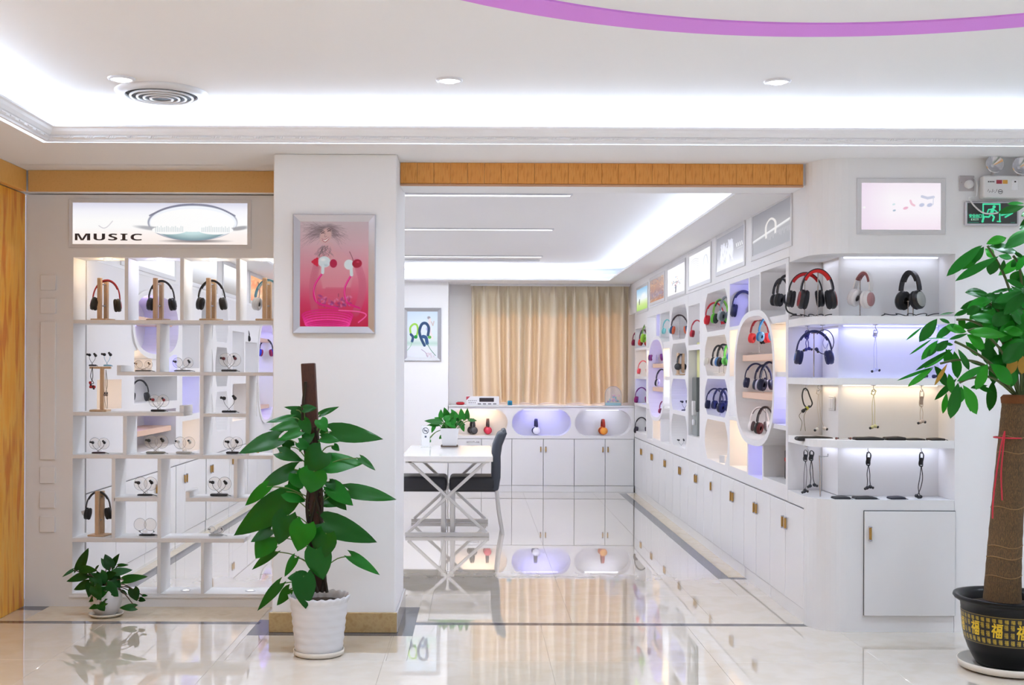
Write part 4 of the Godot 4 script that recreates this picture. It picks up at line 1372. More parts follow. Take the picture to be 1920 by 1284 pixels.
func wall_fittings() -> void:
	var D := 6.78
	var wp := M("plastic_white", Color(0.88, 0.88, 0.88), 0.4)
	# socket with a round plug
	var o := thing("wall_socket", "square white wall socket with a round plug, left of the emergency lamp", "socket", P(1811.5, 344, D))
	var st := S()
	box(st, Vector3(0, 0, 0.005), Vector3(0.088, 0.088, 0.01), 0.003)
	obj("plate", st, M("socket_grey", Color(0.74, 0.72, 0.73), 0.4), o)
	st = S()
	lathe(st, [V(0.024, 0.0), V(0.024, 0.02), V(0.018, 0.032), V(0.001, 0.034)], 20, Vector3(0.008, -0.008, 0.01), Basis(Vector3.RIGHT, PI / 2))
	obj("plug", st, wp, o)
	for s in [-1, 1]:
		st = S()
		lathe(st, [V(0.004, 0), V(0.003, 0.002), V(0.0005, 0.002)], 10, Vector3(s * 0.033, 0.004, 0.01), Basis(Vector3.RIGHT, PI / 2))
		obj("screw", st, mats["chrome"], o)
	# emergency lamp
	o = thing("emergency_light", "white twin head emergency lamp box high on the right wall", "emergency light", P(1879, 353, D))
	st = S()
	rbox(st, Vector3(0, 0, 0.035), Vector3(0.275, 0.128, 0.068), 0.012)
	var body := obj("body", st, wp, o)
	st = S()
	box(st, Vector3(-0.048, 0.026, 0.0695), Vector3(0.032, 0.022, 0.001))
	obj("red_mark", st, M("ink_red", Color("a83a4a"), 0.5), body)
	st = S()
	box(st, Vector3(-0.014, 0.026, 0.0695), Vector3(0.028, 0.022, 0.001))
	obj("yellow_mark", st, M("ink_yellow", Color("e0a848"), 0.5), body)
	st = S()
	for k in 4: box(st, Vector3(-0.109 + k * 0.01, 0.027, 0.0693), Vector3(0.006, 0.008, 0.0006))
	for k in 7: tube(st, [Vector3(-0.113 + k * 0.008, -0.03 - (k % 2) * 0.006, 0.0693), Vector3(-0.108 + k * 0.008, -0.016 - (k % 3) * 0.008, 0.0693)], 0.0011, 4)
	var ring := []
	for k in 16: ring.append(Vector3(-0.041 + cos(TAU * k / 16) * 0.012, -0.03 + sin(TAU * k / 16) * 0.012, 0.0693))
	tube(st, ring, 0.0013, 4, true)
	tube(st, [Vector3(-0.05, -0.03, 0.0693), Vector3(-0.032, -0.03, 0.0693)], 0.002, 4)
	var ink := obj("printed_marks", st, M("ink_black", Color("2a2a30"), 0.6), body)
	ink.set_meta("kind", "stuff")
	st = S()
	box(st, Vector3(0.042, 0.008, 0.07), Vector3(0.036, 0.06, 0.004), 0.002)
	obj("test_panel", st, M("plastic_pale", Color(0.93, 0.93, 0.94), 0.35), body)
	st = S()
	box(st, Vector3(0.042, 0.027, 0.073), Vector3(0.009, 0.008, 0.004), 0.001)
	obj("button", st, mats["ink_black"], body)
	for s in [[-0.073, 0.128], [0.078, 0.118]]:
		st = S()
		tube(st, [Vector3(s[0], 0.06, 0.045), Vector3(s[0], 0.09, 0.05)], 0.012, 10)
		var hd := obj("bracket", st, M("socket_grey", Color(0.74, 0.72, 0.73), 0.4), o)
		var B := Basis(Vector3.RIGHT, PI / 2 - 0.15)
		st = S()
		lathe(st, [V(0.008, -0.045), V(0.034, -0.02), V(0.05, 0.0), V(0.053, 0.004), V(0.05, 0.008), V(0.03, -0.012), V(0.01, -0.03), V(0.001, -0.032)], 22, Vector3(s[0], s[1], 0.065), B, true)
		obj("reflector", st, M("lamp_bowl", Color(0.82, 0.82, 0.84), 0.15, 0.85), hd)
		st = S()
		lathe(st, [V(0.05, 0.006), V(0.03, 0.013), V(0.001, 0.015)], 22, Vector3(s[0], s[1], 0.065), B)
		obj("lens", st, clear("lamp_lens", Color(0.95, 0.95, 0.97, 0.07)), hd)
	# exit sign
	var a := P(1807, 378, D)
	var b := P(1907, 424, D)
	o = thing("exit_sign", "green running man EXIT sign in a silver case below the emergency lamp", "exit sign", (a + b) / 2)
	var w := b.x - a.x
	var h := a.y - b.y
	st = S()
	box(st, Vector3(0, 0, 0.012), Vector3(w, h, 0.024), 0.005)
	obj("case", st, M("satin_aluminium", Color(0.78, 0.78, 0.81), 0.38, 0.75), o)
	var im := Image.create(400, 166, false, Image.FORMAT_RGBA8)
	im.fill(Color("060c0c"))
	var gr := Color("2fe0a4")
	var x := 14.0
	for g in ["an", "quan", "chu", "kou"]:
		glyph(im, g, x, 90, 24, 28, 2.4, gr)
		x += 26
	for e in [[126, 8, 126, 150], [126, 8, 260, 8], [260, 8, 260, 150]]: line(im, [V(e[0], e[1]), V(e[2], e[3])], 6, gr)
	line(im, [V(133, 110), V(120, 150)], 8, gr)
	line(im, [V(240, 148), V(266, 148)], 5, gr)
	oval(im, 214, 30, 14, 14, gr)
	line(im, [V(203, 52), V(192, 86)], 13, gr)
	line(im, crv([V(206, 50), V(226, 62), V(240, 74)]), 5, gr)
	line(im, [V(196, 50), V(170, 52), V(160, 76)], 5.5, gr)
	line(im, [V(194, 90), V(214, 112), V(204, 142)], 7.5, gr)
	line(im, [V(188, 92), V(172, 112), V(146, 110)], 7, gr)
	line(im, [V(276, 96), V(330, 80)], 8, gr)
	line(im, [V(305, 112), V(360, 80), V(330, 66)], 7, gr)
	for k in 6: line(im, [V(10 + k * 14, 156), V(20 + k * 14, 156)], 3, Color("14806a"))
	for k in 2: line(im, [V(350 + k * 18, 156), V(362 + k * 18, 156)], 2.5, Color("14806a"))
	panel(o, "screen", w - 0.022, h - 0.022, 0.0245, printed("print_exit", im, 0.7))
	words(o, "EXIT", Vector3(-w / 2 + 0.054, -h / 2 + 0.034, 0.0255), 0.046, 0.011, glow("exit_green", Color("18c080"), 0.5))
	# white flex looping from the lamp over the sign
	st = S()
	tube(st, spl([P(1826, 333, 6.76), P(1832, 345, 6.755), P(1830, 368, 6.75), P(1818, 371, 6.745), P(1826, 385, 6.74), P(1844, 399, 6.735), P(1866, 400, 6.735), P(1880, 396, 6.74)], 8), 0.0045, 6)
	tag(obj("flex_cord", st, wp), "white flex looping from the socket across the green exit sign", "cord")
	# light switch on the side of the corner shelves
	var p := P(1552, 757, 7.02)
	o = thing("light_switch", "square white rocker switch plate inside the warm lit corner shelf", "switch", Vector3(2.157, p.y, -7.12), -PI / 2)
	st = S()
	box(st, Vector3(0, 0, 0.005), Vector3(0.1, 0.088, 0.009), 0.003)
	obj("plate", st, wp, o)
	for k in 2:
		st = S()
		box(st, Vector3(-0.022 + k * 0.044, 0, 0.011), Vector3(0.036, 0.06, 0.005), 0.002)
		obj("rocker", st, M("plastic_pale", Color(0.93, 0.93, 0.94), 0.35), o)
func ceiling_fittings() -> void:
	var at := PH(303, 173, HC)
	var o := thing("air_vent", "round white ceiling air vent of concentric rings beside the left downlight", "air vent", Vector3(at.x, HC, at.z))
	var wh := M("vent_white", Color(0.85, 0.85, 0.86), 0.4)
	var st := S()
	lathe(st, [V(0.186, -0.002), V(0.184, -0.02), V(0.19, -0.025), V(0.215, -0.017), V(0.238, -0.004), V(0.238, 0.0)], 48)
	obj("rim", st, wh, o)
	for k in 4:
		var r := 0.158 - k * 0.034
		var ring := []
		for j in 48: ring.append(Vector3(cos(TAU * j / 48) * r, -0.026 - k * 0.003, sin(TAU * j / 48) * r))
		st = S()
		tube(st, ring, 0.0065, 8, true)
		obj("ring", st, wh, o)
	st = S()
	lathe(st, [V(0.186, -0.003), V(0.186, -0.008), V(0.001, -0.008)], 40)
	obj("throat", st, M("vent_dark", Color(0.3, 0.3, 0.31), 0.8), o)
	st = S()
	lathe(st, [V(0.024, -0.02), V(0.02, -0.03), V(0.001, -0.032)], 24)
	obj("hub", st, M("vent_hub", Color(0.35, 0.36, 0.38), 0.5), o)
	o = thing("air_slot", "long dark slotted air grille in the back room ceiling beside the far lamp", "air vent", Vector3(-0.3, BC, -13.75))
	st = S()
	for s in [-1, 1]: box(st, Vector3(0, -0.007, s * 0.05), Vector3(2.05, 0.014, 0.018), 0.004)
	obj("frame", st, wh, o)
	st = S()
	box(st, Vector3(0, -0.002, 0), Vector3(2.03, 0.003, 0.09))
	obj("throat", st, mats["vent_dark"], o)
	for k in 3:
		st = S()
		box(st, Vector3(0, -0.009, -0.022 + k * 0.022), Vector3(2.02, 0.008, 0.003))
		obj("blade", st, wh, o)

# ---------- curtain, table and chairs
func furniture() -> void:
	var o := thing("curtain", "full width pleated gold beige curtain over the rear window, lit from behind", "curtain", Vector3(0, 1.09, -14.94))
	var st := S()
	st.set_smooth_group(0)
	var xa := -0.08
	var xb := 1.925
	var nu := 448
	var nv := 36
	var pt := func(i: int, j: int) -> Vector3:
		var u := float(i) / nu
		var v := float(j) / nv           # 0 at the top
		var ph := u * 14.0 + 0.12 * sin(u * 31.0) + 0.1 * sin(u * 17.0 + 1.0)
		var s := sin(TAU * ph)
		var shp := signf(s) * pow(absf(s), lerpf(0.6, 0.75, v))
		var pinch := 1.0 - smoothstep(0.0, 0.14, v)
		var amp := lerpf(0.06, 0.075, v) * (1.0 - 0.45 * pinch) + 0.012 * sin(u * 23.0 + v * 3.0) * v
		if pinch > 0.0: shp = lerpf(shp, pow(maxf(0.0, sin(TAU * ph)), 6.0) * 1.7 - 0.3, pinch)
		var x := lerpf(xa, xb, u) + v * v * 0.035 * sin(u * 9.0 + 0.6) + 0.012 * v * sin(TAU * ph * 0.5 + 2.0)
		var y := lerpf(1.515, 0.0 + 0.012 * sin(u * 40.0), v)
		return Vector3(clampf(x, xa, xb), y, shp * amp)
	for i in nu:
		for j in nv:
			q(st, pt.call(i, j), pt.call(i + 1, j), pt.call(i + 1, j + 1), pt.call(i, j + 1), Vector3(0, 0, 1))
	var cl := noisy("gold_cloth", ntex(0.09, [Color("e0d4bb"), Color("e8dec8"), Color("d6c8ac")], 31), Vector3(6, 1.2, 6), 0.55, 0.4)
	cl.backlight_enabled = true
	cl.backlight = Color(0.5, 0.42, 0.33)
	obj("cloth", st, cl, o)
	st = S()
	box(st, Vector3((xa + xb) / 2, 1.5, 0.06), Vector3(xb - xa + 0.02, 0.03, 0.02), 0.004)
	obj("track", st, mats["plastic_white"], o)
	# white table on crossed steel frames
	var tc := -0.267
	o = thing("table", "white table on crossed brushed steel legs in the back room", "table", Vector3(tc, 0, -11.28))
	var gloss := M("gloss_white", Color(0.93, 0.93, 0.93), 0.06, 0.0, 0.6)
	st = S()
	box(st, Vector3(0, 0.708, 0), Vector3(0.82, 0.05, 1.5), 0.003)
	obj("tabletop", st, gloss, o)
	var steel := M("brushed_steel", Color(0.82, 0.82, 0.82), 0.3, 0.9)
	for z in [0.66, -0.32]:
		for s in [-1, 1]:
			st = S()
			var B := Basis(Vector3.BACK, s * atan2(0.64, 0.70))
			box(st, Vector3(0, 0.36, z - (0.0 if s > 0 else 0.0)), Vector3(0.955, 0.028, 0.028 if s > 0 else 0.03), 0.003, B)
			obj("leg", st, steel, o)
		st = S()
		box(st, Vector3(0, 0.02, z), Vector3(0.76, 0.032, 0.04), 0.003)
		obj("foot_bar", st, steel, o)
		st = S()
		box(st, Vector3(0, 0.674, z), Vector3(0.76, 0.018, 0.03), 0.002)
		obj("top_bar", st, steel, o)
	for k in 2:
		var s := 1.0 if k == 0 else -1.0
		o = thing("dining_chair", ["dark leather chair at the right of the table with its back showing", "dark leather chair left of the table, cut off by the pillar"][k], "chair", Vector3(tc, 0, -10.97), 0.0, "dark leather chairs at the white table")
		var lea := M("navy_leather", Color("23262e"), 0.42, 0.0, 0.5)
		st = S()
		var sl := 0.445 if k == 0 else 0.53
		rbox(st, Vector3(s * (0.0125 + sl / 2), 0.455, 0), Vector3(sl, 0.14, 0.4), 0.035)
		obj("seat", st, lea, o)
		st = S()
		var bend := func(p: Vector3) -> Vector3:
			var v := (p.y + 0.3) / 0.6
			return Vector3(p.x + s * (0.11 * v * v - 0.01 + 0.02 * sin(v * PI * 2.0)), p.y, p.z)
		var bx := 0.425 if k == 0 else 0.51
		rbox(st, Vector3(s * bx, 0.665, 0), Vector3(0.085, 0.55, 0.4), 0.03, bend)
		var bk := obj("backrest", st, M("navy_leather_back", Color("3a414c"), 0.45), o)
		st = S()
		var pts := []
		for j in 21: pts.append(Vector3(s * (bx + 0.09 + 0.006 * sin(j * 1.7)), 0.938 + 0.006 * sin(j * 2.3), -0.19 + j * 0.019))
		tube(st, pts, 0.018, 8)
		obj("head_roll", st, mats["navy_leather_back"], bk)
		for z in [-0.17, 0.17]:
			st = S()
			tube(st, [Vector3(s * (bx + 0.025), 0.4, z), Vector3(s * (bx + 0.045), 0.2, z), Vector3(s * (bx + 0.08), 0.0, z)], 0.018, 8)
			obj("leg", st, steel, o)
			st = S()
			box(st, Vector3(s * 0.042, 0.2, z), Vector3(0.04, 0.4, 0.03), 0.003)
			obj("leg", st, steel, o)

# ---------- headphones and their stands
func strip(st: SurfaceTool, pts: Array, bw: float, th: float) -> void:   # flat spring bent in the XY plane
	st.set_smooth_group(-1)
	var m := pts.size()
	var f := func(i: int, s: float, z: float) -> Vector3:
		var t: Vector2 = (pts[mini(i + 1, m - 1)] - pts[maxi(i - 1, 0)]).normalized()
		var p: Vector2 = pts[i] + V(-t.y, t.x) * s * th / 2
		return Vector3(p.x, p.y, z * bw / 2)
	for i in m - 1:
		for e in [[1, -1, 1, 1], [1, 1, -1, 1], [-1, 1, -1, -1], [-1, -1, 1, -1]]:
			var a: Vector3 = f.call(i, e[0], e[1])
			var b: Vector3 = f.call(i, e[2], e[3])
			var c: Vector3 = f.call(i + 1, e[2], e[3])
			var d: Vector3 = f.call(i + 1, e[0], e[1])
			var mid := Vector3(pts[i].x + pts[i + 1].x, pts[i].y + pts[i + 1].y, 0) / 2
			q(st, a, b, c, d, (a + c) / 2 - mid)
	for i in [0, m - 1]: q(st, f.call(i, 1, -1), f.call(i, 1, 1), f.call(i, -1, 1), f.call(i, -1, -1), Vector3(0, -1, 0))
func headphone(label: String, at: Vector3, w: float, h: float, c: Array, yaw: float, group: String, style := "on", lean := 0.0) -> Node3D:
	# c: headband, inner band, cup, pad, cup disc
	var o := thing("headphones", label, "headphones", at, yaw, group)
	o.rotation.z = lean
	var big := style != "on"
	var rc := h * (0.25 if big else 0.215)
	var bw := h * (0.17 if big else 0.12)
	var hx := w / 2
	var yc := rc * 1.7
	var path := func(a0: float, a1: float, k: float, n: int) -> Array:
		var out := []
		for i in n + 1:
			var a := lerpf(a0, a1, float(i) / n)
			out.append(V(cos(a) * hx * k, yc + sin(a) * (h - yc) * (1.0 - (1.0 - k) * 0.8)))
		return out
	var st := S()
	strip(st, path.call(0.12, PI - 0.12, 1.0, 22), bw, h * 0.042)
	obj("headband", st, H(c[0], 0.35), o)
	st = S()
	strip(st, path.call(0.62, PI - 0.62, 0.91 if big else 0.945, 14), bw * (1.02 if big else 0.9), h * (0.07 if big else 0.045))
	obj("band_pad", st, H(c[1], 0.7), o)
	for s in [-1.0, 1.0]:
		st = S()
		var tilt := 0.16
		tube(st, [Vector3(s * hx, yc + (h - yc) * 0.14, 0), Vector3(s * hx * 1.02, yc, 0), Vector3(s * hx * 0.99, rc * 1.05, 0)], [h * 0.022, h * 0.026, h * 0.03], 6)
		obj("arm", st, H(c[0], 0.35), o)
		var B := Basis(Vector3.BACK, -s * (PI / 2 - tilt)) 
		var C := Vector3(s * (hx - h * 0.03), rc, 0)
		st = S()
		var t := h * 0.085
		lathe(st, [V(rc * 0.9, -t * 0.6), V(rc, -t * 0.3), V(rc, t * 0.35), V(rc * 0.9, t * 0.8), V(rc * 0.6, t), V(0.0005, t)], 20, C, B)
		var cup := obj("ear_cup", st, H(c[2], 0.32), o)
		st = S()
		lathe(st, [V(rc * 0.35, -t * 1.3), V(rc * 0.6, -t * 1.75), V(rc * 0.88, -t * 1.6), V(rc * 1.0, -t * 1.1), V(rc * 0.93, -t * 0.55)], 20, C, B)
		obj("ear_pad", st, H(c[3], 0.75), o)
		st = S()
		var dr := rc * (0.8 if big else 0.56)
		lathe(st, [V(dr, t * (0.7 if big else 0.98)), V(dr * 0.96, t * 1.12), V(0.0005, t * 1.16)], 18, C, B)
		obj("cup_disc", st, H(c[4], 0.3), cup)
	return o
func rod_stand(label: String, at: Vector3, h: float, base := true) -> void:
	var o := thing("headphone_stand", label, "headphone stand", at, 0.0, "slim metal headphone stands")
	var m: Material = mats["chrome"]
	var st := S()
	tube(st, [Vector3(0, 0.004, 0), Vector3(0, h * 0.5, 0), Vector3(0, h, 0)], 0.0035, 6)
	obj("rod", st, m, o)
	if base:
		st = S()
		box(st, Vector3(0, 0.003, 0), Vector3(0.07, 0.006, 0.06), 0.002)
		obj("base", st, clear("acrylic", Color(0.92, 0.95, 0.96, 0.1)), o)
	st = S()
	tube(st, [Vector3(-0.012, h, -0.012), Vector3(0, h + 0.002, 0), Vector3(0.012, h, 0.012)], 0.003, 6)
	obj("saddle", st, m, o)
func hp(label: String, px: float, yt: float, yb: float, xw: float, c: Array, group: String, k := 1.0, floor_y := 0.0, yaw := -0.45, style := "on") -> void:
	# a headphone on a rod stand in the niche wall, found on the plane X = xw
	var p := PX(px, yb, xw)
	var top := PX(px, yt, xw)
	var h := top.y - p.y
	headphone(label, p, h * 0.86 * k, h, c, yaw, group, style)
	if floor_y > 0.0:
		var f := PX(px, floor_y, xw)
		rod_stand("slim metal stand under the " + label.get_slice(" in ", 0).get_slice(" on ", 0), Vector3(p.x, f.y, p.z), top.y - f.y - h * 0.08)
const BK := ["1d1e22", "26262a", "1a1b1f", "232327", "2b2c31"]
const NV := ["1c2450", "22284a", "161c44", "1b2040", "2a3568"]
func headphones_right() -> void:
	clear("acrylic", Color(0.92, 0.95, 0.96, 0.1))
	var g := "headphones in the near oval niche"
	hp("black headphones on the top tier of the big oval niche", 1409, 599, 645, 2.05, BK, g, 1.15, 662, -0.35)
	hp("bright red headphones on the top tier of the big oval niche", 1424, 598, 643, 2.04, ["8e1f2c", "9e2630", "d6202a", "e04040", "e23c3c"], g, 0.9, 662, -0.6)
	hp("sky blue headphones on the top tier of the big oval niche", 1437, 596, 640, 2.04, ["2e7fb8", "3b86bb", "1f76b5", "7fb4da", "2c88cc"], g, 0.8, 0, -0.7)
	g = "navy headphones in the near oval niche"
	hp("navy headphones on the middle tier of the big oval, leftmost and standing apart", 1417, 681, 727, 2.04, NV, g, 1.0, 0, -0.3)
	hp("navy headphones with pale ear pads on the oval's middle tier", 1431, 684, 731, 2.03, ["20264c", "20264c", "1c2148", "c9cbe6", "2a3060"], g, 0.8, 740, -0.6)
	hp("dark navy headphones nearest the right rim on the oval's middle tier", 1443, 678, 733, 2.03, ["12173c", "1a2050", "141a40", "1c2246", "222a58"], g, 0.8, 0, -0.7)
	g = "headphones on the lowest tier of the near oval niche"
	hp("white and dark brown headphones on the lowest tier of the big oval", 1424, 763, 808, 2.05, ["e6dede", "8a7c7c", "e9e4e4", "4c3c40", "f0ecec"], g, 0.9, 0, -0.5)
	hp("black headphones with red cups on the lowest tier of the big oval", 1436, 762, 814, 2.03, ["241c1e", "3a2326", "20191b", "5e1c20", "d0202a"], g, 0.8, 826, -0.7)
	g = "headphones in the barrel niches"
	hp("scarlet headphones in the top barrel niche by the white column", 1340, 567, 608, 2.02, ["c91f35", "b81c30", "dc2238", "d22236", "e03048"], g, 0.95, 0, -0.35)
	hp("lime green and black headphones in the top barrel niche", 1351, 561, 606, 2.01, ["6ab02c", "2c3430", "58b030", "28302c", "86d050"], g, 0.75, 614, -0.6)
	hp("grey headphones at the right edge of the top barrel niche", 1361, 556, 602, 2.0, ["7c858c", "6a737a", "98a2aa", "59626a", "b0b8be"], g, 0.6, 0, -0.7)
	hp("clear white headphones in the second barrel niche", 1337, 648, 686, 2.02, ["d8d8d2", "e2e2dc", "dcdcd8", "e8e8e4", "ececE8".to_lower()], g, 0.9, 0, -0.3)
	hp("black headphones with a white pad in the second barrel niche", 1348, 647, 686, 2.01, ["191b24", "20222a", "171922", "d2d6de", "262a36"], g, 0.75, 700, -0.6)
	hp("blue cupped black headphones in the second barrel niche", 1357, 645, 687, 2.0, ["14171e", "1a1d26", "3c6ca8", "1b2130", "5484c0"], g, 0.75, 700, -0.7)
	hp("green edged headphones at the right edge of the second barrel niche", 1363, 648, 684, 2.0, ["54b84c", "62c45a", "6ed062", "4ea046", "7ad870"], g, 0.4, 0, -0.9)
	g = "navy headphones in the blue barrel niche"
	hp("navy headphones at the left of the blue barrel niche", 1340, 728, 766, 2.02, NV, g, 0.95, 0, -0.35)
	hp("navy headphones in the middle of the blue barrel niche", 1350, 728, 767, 2.01, ["161d4c", "1c2350", "131a48", "20285a", "27306a"], g, 0.8, 781, -0.6)
	hp("bluish black headphones at the right of the blue barrel niche", 1360, 728, 774, 2.0, ["0f1540", "141b48", "0d1238", "1a2150", "1a2258"], g, 0.6, 0, -0.75)
	g = "headphones in the upper square cells"
	hp("large dark blue headphones in the blue cell left above the big oval", 1394, 545, 594, 2.05, ["23284e", "30365e", "161b3e", "1a2048", "242c5c"], g, 0.95, 0, -0.2, "over")
	hp("grey black headphones in the narrow cell above the big oval", 1421, 524, 568, 2.05, ["2c3038", "3a3e46", "30353c", "596068", "454b54"], g, 0.7, 0, -0.6)
	hp("black headphones in the top cell, left of its pair", 1465, 522, 573, 2.05, ["1a1c26", "23252f", "191a24", "2a2c38", "2c2f3e"], g, 0.75, 0, -0.7)
	hp("black headphones half behind the divider in the top cell", 1474, 516, 574, 2.04, ["111319", "16181f", "101218", "1c1e26", "20232c"], g, 0.7, 0, -0.6)
	hp("bright blue headphones in the small warm cell left of the big oval", 1378, 636, 676, 2.04, ["2c6ec4", "3478cc", "2a68ba", "5c96dc", "3c80d0"], g, 0.7, 0, -0.5)
	hp("rose gold headphones in the warm cell right of the big oval", 1472, 637, 690, 2.06, ["c49488", "cfa398", "c08c82", "a87468", "d2a89c"], g, 0.85, 0, -0.3)
	hp("navy headphones in the blue cell right of the big oval", 1476, 728, 764, 2.03, ["141a48", "182050", "1a2258", "20285c", "b8bce8"], g, 0.7, 0, -0.5)
	hp("deep red headphones in the small cell above the meter recess", 1307, 600, 632, 2.01, ["a82236", "b42a3e", "c22c40", "8e1c2e", "d23c50"], g, 0.8, 0, -0.4)
	g = "headphones at the far end of the niche wall"
	hp("black headphones with blue and orange cups in the far top barrel niche", 1274, 590, 626, 2.02, ["3a2a32", "2c2026", "2a4a72", "e0704c", "3c6894"], g, 1.0, 634, -0.4)
	hp("purple headphones on the top tier of the far oval", 1231, 645, 676, 2.02, ["463a6e", "544880", "6a2a6c", "8a3c70", "7c5098"], g, 1.0, 681, -0.4)
	hp("black headphones on the middle tier of the far oval", 1241, 692, 724, 2.01, ["202028", "2a2a32", "1d1d26", "d8d8e4", "2e2e38"], g, 0.8, 0, -0.5)
	hp("crimson headphones on the lowest tier of the far oval", 1243, 752, 775, 2.0, ["8c2048", "7a2250", "a82a58", "6e1c40", "b83c68"], g, 0.7, 0, -0.6)
	hp("turquoise headphones in the cell right above the far oval", 1251, 599, 626, 2.0, ["6cc0c4", "78c8cc", "66babe", "8cd4d6", "7cccd0"], g, 0.7, 0, -0.4)
	hp("lime and black headphones in the cell left above the far oval", 1217, 604, 642, 2.0, ["5a8030", "6a9a34", "98cc3c", "7cac34", "acd854"], g, 0.8, 0, -0.4)
	hp("maroon headphones in the top square cell by the curtain", 1197, 620, 648, 2.02, ["8a2a50", "963258", "8e2048", "7c2044", "a23c62"], g, 0.9, 0, -0.3)
	hp("red and green headphones in the top square cell by the curtain", 1206.5, 618, 648, 2.0, ["6a2c38", "2e7050", "cc4438", "a83a34", "d8584a"], g, 0.6, 0, -0.5)
	hp("coral pink headphones in the warm square cell by the curtain", 1206, 676, 701, 2.01, ["c84a5c", "d05a6a", "e0566a", "c4485a", "ea7080"], g, 0.9, 0, -0.3)
	hp("magenta headphones in the blue square cell by the curtain", 1203, 726, 755, 2.02, ["6e2470", "7c2c7c", "98206c", "7c1c5c", "b03484"], g, 0.95, 0, -0.3)
	hp("black headphones in the lowest square cell by the curtain", 1203, 782, 812, 2.02, ["24202c", "2c2834", "1f1b28", "3a3044", "322c3c"], g, 0.95, 0, -0.3)
	g = "headphones on the left wall seen through the lattice"
	for e in [["black headphones hanging on the left wall, seen upper right in the lattice", 457, 613, 640, BK], ["royal blue headphones on the far left wall beside the pillar edge", 499, 636, 668, ["2c2c34", "34343c", "2030a0", "a03050", "2c3cb0"]], ["black headphones in the mirror like left wall recess seen through the lattice", 262, 712, 752, BK], ["black headphones in the blue left wall niche seen through the lattice", 505, 778, 800, NV]]:
		var p := PX(e[1], e[3], -2.6)
		headphone(e[0], p, (PX(e[1], e[2], -2.6).y - p.y) * 0.8, PX(e[1], e[2], -2.6).y - p.y, e[4], 0.5, g)
	# wooden stand with dark headphones, side on, in the far second barrel niche
	var base := PX(1276, 703, 2.03)
	wood_stand("wooden twin post stand in the far barrel niche", base, 0.22, 0.06, -1.1)
	headphone("black headphones edge on between wooden posts in the far barrel niche", base + Vector3(0, 0.05, 0), 0.13, 0.16, BK, 0.9, "headphones at the far end of the niche wall")
	earset("tiny black earphones on a clear stand in the far lilac barrel niche", PX(1283, 770, 2.0), 0.045, 0.1, "20242c", "2a2a34")
	earset("small black desk microphone like earphones in the far lowest barrel niche", PX(1277, 838, 2.0), 0.05, 0.08, "262a34", "9aa0a8")
	var st := S()
	var p := PX(1359, 872, 2.0)
	box(st, Vector3(0, 0.04, 0), Vector3(0.06, 0.08, 0.07), 0.004, Basis(Vector3.UP, 0.5))
	var o := thing("earphone_box", "small grey earphone carton in the lowest barrel niche", "box", p)
	obj("carton", st, H("c9ccd2", 0.4), o)
	st = S()
	box(st, Vector3(0.022, 0.04, 0.02), Vector3(0.03, 0.07, 0.045), 0.002, Basis(Vector3.UP, 0.5))
	obj("dark_side", st, H("3a3d44", 0.4), o)
	p = PX(1473, 905, 2.12)
	o = thing("speaker_box", "black box with a red stripe in the grey cell at the corner shelves", "box", Vector3(2.1, cell_floor(909), -7.72))
	st = S()
	box(st, Vector3(0, 0.095, 0), Vector3(0.1, 0.19, 0.2), 0.004)
	obj("carton", st, H("2a2728", 0.4), o)
	st = S()
	box(st, Vector3(0, 0.13, 0), Vector3(0.103, 0.025, 0.203), 0.002)
	obj("red_band", st, H("b8382c", 0.5), o)
func cell_floor(py: float) -> float: return PX(1473.5, py, XR).y + 0.001

# ---------- earphones, stands, pouches
func bud(par: Node, at: Vector3, dir: Vector3, r: float, col: String) -> void:
	var st := S()
	var B := Basis(Quaternion(Vector3.UP, dir.normalized()))
	lathe(st, [V(r * 0.5, -r * 1.2), V(r * 0.95, -r * 0.8), V(r, 0), V(r * 0.8, r * 0.6), V(r * 0.5, r * 0.9)], 10, at, B)
	var b := obj("earbud", st, H(col, 0.35), par)
	st = S()
	lathe(st, [V(r * 0.45, r * 0.9), V(r * 0.75, r * 1.1), V(r * 0.7, r * 1.7), V(r * 0.2, r * 1.95)], 10, at, B)
	obj("ear_tip", st, H("2c2c30", 0.6), b)
func earset(label: String, base: Vector3, w: float, h: float, col: String, cord: String, tips := "", base_col := "") -> void:   # two buds held up, cable coiled below
	var o := thing("earphones", label, "earphones", base, 0.0, "earphones on display")
	var hook := rng.randf_range(-0.3, 0.3)
	for s in [-1.0, 1.0]:
		var p := Vector3(s * w / 2, h * (0.86 + 0.06 * s * hook), 0.008)
		bud(o, p, Vector3(s * 0.7 - 0.9, 0.35, 0.3), h * 0.11, tips if tips != "" else col)
		var st := S()
		tube(st, spl([p - Vector3(0, h * 0.06, 0), Vector3(s * w * 0.42, h * 0.55, 0.006), Vector3(s * w * 0.1, h * 0.3, 0.01), Vector3(-s * w * 0.25, h * 0.05, 0.01)], 5), maxf(0.0014, h * 0.013), 5)
		obj("cable", st, H(cord, 0.5), o)
	var st := S()
	var pts := []
	for k in 33:
		var a := TAU * k / 11.0
		pts.append(Vector3(cos(a) * w * (0.55 + 0.05 * sin(k * 1.3)), 0.004 + 0.003 * (k / 11), sin(a) * 0.018))
	pts.append(Vector3(w * 0.95, 0.003, 0.02))
	tube(st, pts, 0.0022, 5)
	var c := obj("coiled_cable", st, H(cord, 0.5), o)
	if base_col != "":
		st = S()
		rbox(st, Vector3(0, 0.008, 0.0), Vector3(w * 1.3, 0.014, 0.04), 0.006)
		obj("remote", st, H(base_col, 0.4), o)
